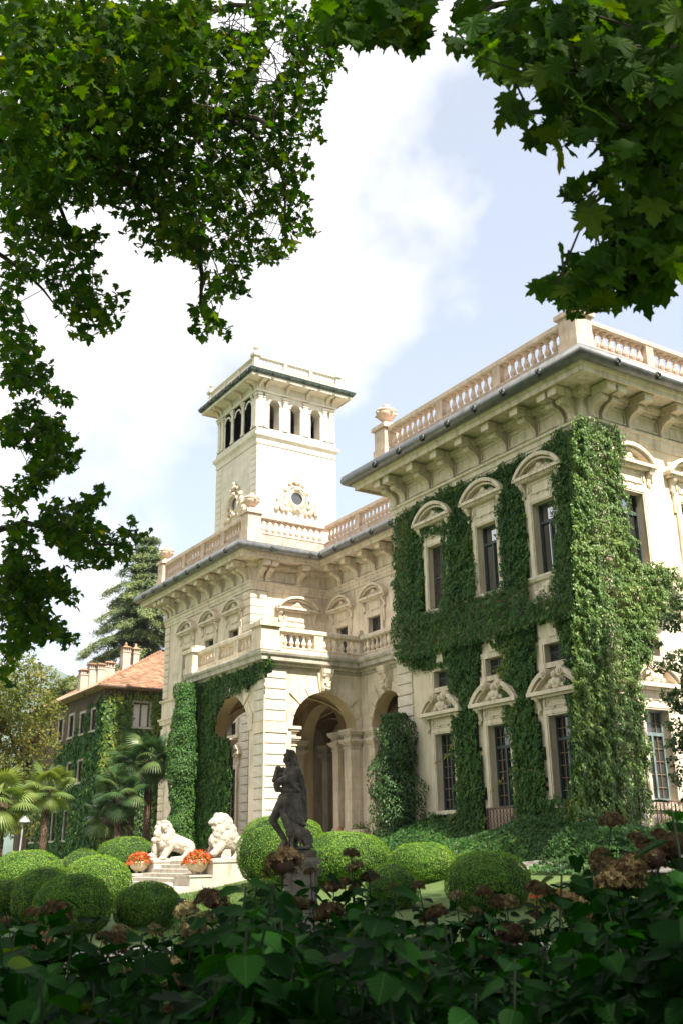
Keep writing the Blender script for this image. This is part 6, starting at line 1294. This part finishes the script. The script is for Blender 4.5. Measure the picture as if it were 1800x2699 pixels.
# left tree
TWL, TWR = MB(), MB()
PL = np.concatenate([canopy([L_MAIN], L_HOLES, 860, 14, 11.5, 17, .30, seed=1, twigs=TWL), canopy([PZ_(tl, [(0,0),(1000,0),(900,380),(640,640),(420,900),(120,900),(0,1000)])], L_HOLES, 330, 16, 9.5, 14, .4, seed=2), canopy(L_LOW, [], 360, 15, 14, 17.5, .26, seed=3, twigs=TWL)])
TLt = .45+.22*RNG.normal(size=len(PL))+.15*wob(PL, .5, 3)
def br(z, pts, t0, t1): n = len(pts); return [Vector(at(*z(*p), t0+(t1-t0)*i/(n-1))) for i, p in enumerate(pts)]
bl = [(br(tl, [(-250,260),(300,330),(680,410),(830,470),(1000,510),(1180,540),(1260,590),(1330,660)], 12.5, 13.5), .085, .015), (br(tl, [(1000,510),(1100,570),(1200,640),(1270,740),(1310,850),(1310,1000),(1350,1060)], 13.2, 13.8), .035, .010), (br(tl, [(-200,400),(300,600),(640,870),(740,970),(850,1080),(910,1150),(930,1270),(920,1400),(950,1500)], 12, 13.5), .085, .010), (br(tl, [(-200,500),(100,720),(220,850),(280,960),(320,1060),(320,1150),(350,1250)], 12.5, 14), .05, .010), (br(tl, [(-200,1040),(20,1180),(130,1260),(200,1330),(260,1410)], 14, 14.5), .04, .010), (br(tl, [(700,-200),(900,80),(960,50),(1060,20),(1190,20),(1220,60)], 12, 13), .05, .015), (br(tl, [(640,640),(700,680),(830,740),(960,800),(1080,880)], 12.6, 13.2), .035, .012), (br(ll, [(-250,1400),(0,1295),(170,1245),(330,1285),(440,1335),(560,1365),(720,1400),(860,1390)], 15, 15.5), .055, .012), (br(ll, [(-250,560),(0,600),(110,600),(170,660),(220,740),(330,800)], 15, 15.3), .04, .012), (br(ll, [(-250,1620),(0,1790),(150,1860),(270,1900),(400,1990)], 15.5, 16), .05, .012), (br(ll, [(280,1260),(270,1200),(300,1160),(430,1150),(600,1090),(720,1020)], 15.2, 15.4), .02, .008), (br(tl, [(1260,590),(1250,520),(1290,440),(1340,400),(1420,380)], 13.4, 13.6), .02, .008), (br(ll, [(430,1340),(400,1420),(410,1480),(430,1510)], 15.3, 15.3), .010, .004)]
lt = (-6.5, 10.0, 0.0)
ofl, ofn = offframe([(-7, 9, 15, 8, 8, 6), (-3, 2, 19, 8, 7, 5), (-11, 14, 12, 6, 6, 6), (1, 6, 21, 8, 6, 4)], 9000)
lim = [[Vector((-6.4, 10.1, z)), Vector(b[0][0]).lerp(Vector((-6.4, 10.1, z+1)), .5), Vector(b[0][0])] for b, z in ((bl[0], 6), (bl[2], 5.5), (bl[7], 3.5), (bl[9], 2.8), (bl[5], 8), (bl[8], 4.5), (bl[3], 5), (bl[4], 4.2))]
plane_tree('spreading plane tree whose fine leafy boughs frame the tower side', lt, 20, .55, (PL, hang_normals(len(PL), .35), TLt), (ofl, ofn), .115, lim, bl, 300, 'plane trees shading the garden', 'plane_lo', TWL)
# right tree, its lowest boughs close overhead
PR = np.concatenate([canopy([R_MAIN], R_HOLES, 200, 9, 4.6, 7.4, .20, seed=5, edge=12, drift=(-.5, .1, -.6), twigs=TWR), canopy([R_TOP], [], 75, 10, 5.2, 7.4, .2, seed=6, edge=10), canopy([PZ_(tr_, [(1000,0),(1640,0),(1640,700),(1400,640),(1200,500),(1050,300)])], R_HOLES, 60, 10, 5.5, 8.5, .28, seed=8)])
TRt = .40+.20*RNG.normal(size=len(PR))
brr = [(br(tr_, [(1750,-200),(1510,60),(1525,400),(1500,650),(1480,820),(1400,1010),(1300,1090),(1200,1150),(1080,1220)], 6.6, 5.4), .05, .008), (br(tr_, [(1750,-300),(1200,-60),(900,120),(800,300),(790,480)], 6.8, 6.2), .04, .008), (br(tr_, [(1200,-60),(700,20),(560,120)], 6.6, 6.2), .025, .008), (br(tr_, [(1500,500),(1300,560),(1100,560),(960,590)], 6.4, 5.6), .022, .006), (br(tr_, [(1200,-60),(500,-40),(250,60),(120,80)], 6.6, 6.4), .028, .008)]
ofr, ofrn = offframe([(18, 0, 21, 7, 6, 4), (12, 1.5, 22, 7, 6, 3.5), (6.5, 8, 22, 5, 5.5, 3), (24, -3, 20, 7, 6, 5), (17, -8, 19, 8, 6, 5), (9, -4, 18, 7, 6, 4), (9, -2, 12, 6, 5, 4)], 30000)
o2_, n2_ = offframe([(17.5, 6.3, 22, 3.6, 4.2, 2.2), (7.2, 9.5, 22, 4.6, 6, 2.2), (12, 4, 22.5, 4, 4, 2)], 15000); ofr, ofrn = np.concatenate([ofr, o2_]), np.concatenate([ofrn, n2_])
rb = (15.5, -3.0, 0.0)
limr = [[Vector((15.5, -2.9, 7)), Vector((11, -1, 8.5)), Vector(brr[0][0][0])], [Vector((15.5, -2.9, 8)), Vector((11, -2, 10)), Vector(brr[1][0][0])]]+[[Vector((15.5, -2.8, 10)), Vector((15.5+.5*(q[0]-15.5), -2.8+.5*(q[1]+2.8), 16)), Vector(q)] for q in ((18, 0, 21), (12, 1.5, 22), (24, -3, 20), (17, -8, 19), (9, -4, 18), (6.5, 8, 22), (17.5, 6.3, 22), (7.2, 10, 22))]
plane_tree('plane tree with large star-shaped leaves hanging close in front of the wing roof', rb, 22, .60, (PR, hang_normals(len(PR), .75), TRt), (ofr, ofrn), .138, limr, brr, 300, 'plane trees shading the garden', 'plane', TWR)
# a third plane tree behind the viewer, seen only by its shade
ofb, ofbn = offframe([(3, -12, 19, 10, 8, 6), (-5, -6, 18, 8, 8, 6), (6, -6, 22, 8, 7, 4), (14, -14, 18, 8, 7, 6)], 17000)
leafo = empty('plane_tree', (2, -13, 0), label='plane tree standing behind the hydrangea bed', cat='tree', group='plane trees shading the garden')
MB().tube([(2, -13, -.3), (2.2, -12.8, 8), (2.5, -12.5, 18)], [.6, .45, .15], 10).build('trunk', 'plane_bark', leafo, smooth=True)
for q in ((3, -12, 19), (-5, -6, 18), (6, -6, 22), (14, -14, 18)): MB().tube([(2.2, -12.8, 9), (2.2+.5*(q[0]-2.2), -12.8+.5*(q[1]+12.8), 14), q], [.25, .16, .05], 7).build('limb', 'plane_bark', leafo)
foliage(leafo, 'crown', [leaf_arrays(ofb, ofbn, .42*(.7+.6*RNG.random(len(ofb))), 'quad')], [.5+.2*RNG.random(len(ofb))], 'plane_leaf')

o4, n4 = offframe([(25.6, 9.5, 21, 3.6, 6.5, 2.4), (30, 4, 21, 5, 5, 4), (27, 0, 19, 5, 5, 4)], 13000)
pt4 = empty('plane_tree', (30, 3.5, 1.2), label='plane tree standing beyond the right end of the hydrangea bed', cat='tree', group='plane trees shading the garden')
MB().tube([(30, 3.5, .9), (30.1, 3.6, 9), (30, 4, 20)], [.55, .42, .12], 10).build('trunk', 'plane_bark', pt4, smooth=True)
for q in ((25.6, 9.5, 21), (30, 4, 22), (27, 0, 19)): MB().tube([(30, 3.6, 10), (30+.5*(q[0]-30), 3.6+.5*(q[1]-3.6), 16), q], [.25, .16, .05], 7).build('limb', 'plane_bark', pt4)
foliage(pt4, 'crown', [leaf_arrays(o4, n4, .42*(.7+.6*RNG.random(len(o4))), 'quad')], [.5+.2*RNG.random(len(o4))], 'plane_leaf')

# ================================================================== hydrangea bed
zh = crop(0, 2200, 1.742); zr = crop(900, 2050, 1.742)
HEADS = [(zh, q) for q in ((275,365,55),(20,410,38),(150,360,36),(140,415,28),(200,480,45),(555,450,45),(715,440,36),(475,470,32),(975,305,75),(890,440,56),(1300,135,88),(1425,172,28),(1215,540,75),(815,690,60),(1335,440,32),(340,815,75),(125,805,60),(50,840,56),(780,820,60),(680,830,38),(1510,360,60),(1520,560,50))]
HEADS += [(zr, q) for q in ((45,350,35),(60,410,38),(125,460,42),(15,480,30),(60,510,34),(245,510,30),(355,497,26),(375,645,36),(525,545,34),(648,527,38),(300,680,28),(760,575,46),(600,685,38),(615,620,32),(1060,600,84),(1140,640,60),(780,720,66),(620,770,48),(690,830,56),(265,930,62),(290,1030,52),(405,995,36),(880,1090,62),(1080,950,34),(1180,365,52),(1210,410,62),(1260,480,84),(1340,420,84),(1440,370,84),(1530,320,84),(1370,300,56),(1465,270,44),(1240,200,56),(1510,1030,76),(1440,1090,54),(900,640,38))]
HEADS += [(crop(0, 0, 1.742), (1.742*(60+1700*RNG.random()), 0, 34+26*RNG.random())) for _ in range(40)]
def head_mesh(v):
    n = 170; q = RNG.normal(size=(n, 3)); q /= np.linalg.norm(q, axis=1)[:, None]; q[:, 2] = np.abs(q[:, 2])*1.0-.28; P = q*np.array([1, 1, .85])*(.80+.22*RNG.random(n))[:, None]*(1+.10*wob(q, 3, v))[:, None]
    base = (.28, .42, .55, .80)[v]; core = MB().ball((0, 0, .0), (.5, .5, .42), 10, 7)
    return leaf_mesh('flower_head', [leaf_arrays(P, q+RNG.normal(size=(n, 3))*.45, .30, 'floret'), leaf_arrays(P*.85, q+RNG.normal(size=(n, 3))*.6, .26, 'floret')], 'dry_flower', [base+.18*RNG.normal(size=n), base+.18*RNG.normal(size=n)], core, 'wood_brown')
def hyd_leaf(v):
    n = 17; V = []; Fs = []; W = [(.43*math.sin(math.pi*(i/16)**.72)**.8)*(1+.07*(-1)**i)+.002 for i in range(17)]
    for i in range(n):
        y = i/(n-1); c = -.16*y*y*(.6+.4*v); w = W[i]; V += [(-w, y, c+.16*w+.015*(i % 2)), (-w*.5, y, c+.06*w), (0, y, c-.02), (w*.5, y, c+.06*w), (w, y, c+.16*w+.015*(i % 2))]
    for i in range(n-1):
        for k in range(4): a = i*5+k; Fs.append((a, a+1, a+6, a+5))
    me = bpy.data.meshes.new('leaf'); me.from_pydata(V, [], Fs); me.materials.append(MAT['hydrangea_leaf']); me.polygons.foreach_set('use_smooth', [True]*len(Fs)); at_ = me.attributes.new('tint', 'FLOAT', 'FACE'); at_.data.foreach_set('value', [(.15, .45, .7, 1.0)[v]]*len(Fs)); me.update(); return me
ENV = [(-100,2350),(120,2385),(250,2400),(450,2405),(600,2330),(700,2290),(800,2330),(900,2330),(1000,2330),(1100,2390),(1200,2390),(1300,2370),(1400,2345),(1480,2290),(1560,2220),(1640,2190),(1720,2110),(1900,2070)]
stems = []; HP = []
for z, (hx_, hy_, r) in HEADS:
    rs = r/1.742; t = float(np.clip(.080*F/rs, 2.8, 8.0)); q_ = z(hx_, hy_) if hy_ else (hx_/1.742, np.interp(hx_/1.742, [e[0] for e in ENV], [e[1] for e in ENV])+10+300*RNG.random()**1.3); p = at(*q_, t); stems.append((p, t, 1.15*rs*t/F)); HP.append((q_[0], q_[1], rs, t))
ex_, ey_ = [p[0] for p in ENV], [p[1] for p in ENV]
for i in range(1150):
    px = -300+2500*RNG.random(); t = 2.9+5.6*RNG.random(); top = np.interp(px, ex_, ey_)+12; py = top+(2780-top)*RNG.random()
    p = at(px, py, t)
    if p[2] < .35 or any(t < ht+.3 and math.hypot(px-hx0, py-hy0+20) < hr+20 for hx0, hy0, hr, ht in HP): continue
    stems.append((p, t, 0))
NB = 24; cen = [np.array([s[0][0], s[0][1]]) for s in stems]; cen = np.array(cen); seeds = cen[RNG.choice(len(cen), NB, replace=False)]
for _ in range(6):
    lab = np.argmin(((cen[:, None]-seeds[None])**2).sum(-1), 1); seeds = np.array([cen[lab == k].mean(0) if (lab == k).any() else seeds[k] for k in range(NB)])
for k in range(NB):
    idx = np.nonzero(lab == k)[0]
    if len(idx) == 0: continue
    b0 = (seeds[k][0], seeds[k][1], 0.0); o = empty('hydrangea', b0, label='hydrangea shrub with broad dark leaves and dry brown flower heads in the foreground shade', cat='shrub', group='hydrangeas in the foreground bed'); st_ = MB(); lowP = []
    for i in idx:
        p, t, r = stems[i]; p = Vector(p); root = Vector((seeds[k][0]+(p.x-seeds[k][0])*.55, seeds[k][1]+(p.y-seeds[k][1])*.55, -.02)); mid = root.lerp(p, .55)+Vector((RNG.normal()*.03, RNG.normal()*.03, .05)); st_.tube([root, mid, p], [.009, .006, .004], 5)
        if r:
            v = int(4*RNG.random()) if r > .03 else 3
            ho = mobj('flower_head', cached(('hh', v), lambda: head_mesh(v)), o); ho.matrix_basis = Matrix.Translation(p) @ Euler((RNG.normal()*.25, RNG.normal()*.25, RNG.random()*6)).to_matrix().to_4x4() @ Matrix.Scale(r, 4)
        d = (p-mid).normalized(); a0 = RNG.random()*6
        for j in range(8 if not r else 8):
            f_ = 1-.11*(j//2)-(.16 if r else 0); q = mid.lerp(p, f_); a = a0+math.pi*(j % 2)+(j//2)*math.pi/2; out = Vector((math.cos(a), math.sin(a), -.10-.22*(j//2)+RNG.normal()*.18)).normalized(); nn = (Vector((0, 0, 1))-out*out.z+Vector((RNG.normal()*.25, RNG.normal()*.25, 0))-Vector(fw)*.25).normalized(); x = out.cross(nn).normalized(); nn = x.cross(out)
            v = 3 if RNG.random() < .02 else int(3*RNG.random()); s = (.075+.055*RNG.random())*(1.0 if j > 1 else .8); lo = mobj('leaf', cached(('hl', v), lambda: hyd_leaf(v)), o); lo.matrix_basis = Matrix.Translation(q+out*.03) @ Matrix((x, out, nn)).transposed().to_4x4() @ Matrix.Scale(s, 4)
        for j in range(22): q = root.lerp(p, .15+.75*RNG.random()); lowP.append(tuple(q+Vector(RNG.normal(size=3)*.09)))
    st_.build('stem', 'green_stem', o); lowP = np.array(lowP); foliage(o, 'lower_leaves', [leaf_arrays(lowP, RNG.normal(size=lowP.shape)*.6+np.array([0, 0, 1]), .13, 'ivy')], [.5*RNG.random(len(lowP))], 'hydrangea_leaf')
mb = MB(); mb.add([at(-900, 2690, 2.6)*np.array([1, 1, 0])+np.array([-3, -2, .016]), (-4, 12.5, .016), (2.0, 12.0, .016), (7.5, 8.8, .016), (11.5, 5.0, .016), (11, -3, .016), (0, -4, .016)], [tuple(range(7))]); o = mb.build('flower_bed_soil', 'soil'); o['kind'] = 'structure'

# ================================================================== haze over the lake hills
hz_ = MB().box(-1500, 3200, -1400, 3800, -8, 420).build('haze', 'box_core'); hz_.data.materials.clear(); hz_['kind'] = 'stuff'; tag(hz_, 'thin blue haze in front of the far hill', 'haze')
hm = bpy.data.materials.new('haze_air'); hm.use_nodes = True; hn = hm.node_tree.nodes; hn.clear(); pv = hn.new('ShaderNodeVolumePrincipled'); ho_ = hn.new('ShaderNodeOutputMaterial'); pv.inputs['Color'].default_value = (.78, .86, 1, 1); pv.inputs['Density'].default_value = .00013; pv.inputs['Anisotropy'].default_value = .2
hm.node_tree.links.new(pv.outputs[0], ho_.inputs['Volume']); hz_.data.materials.append(hm)
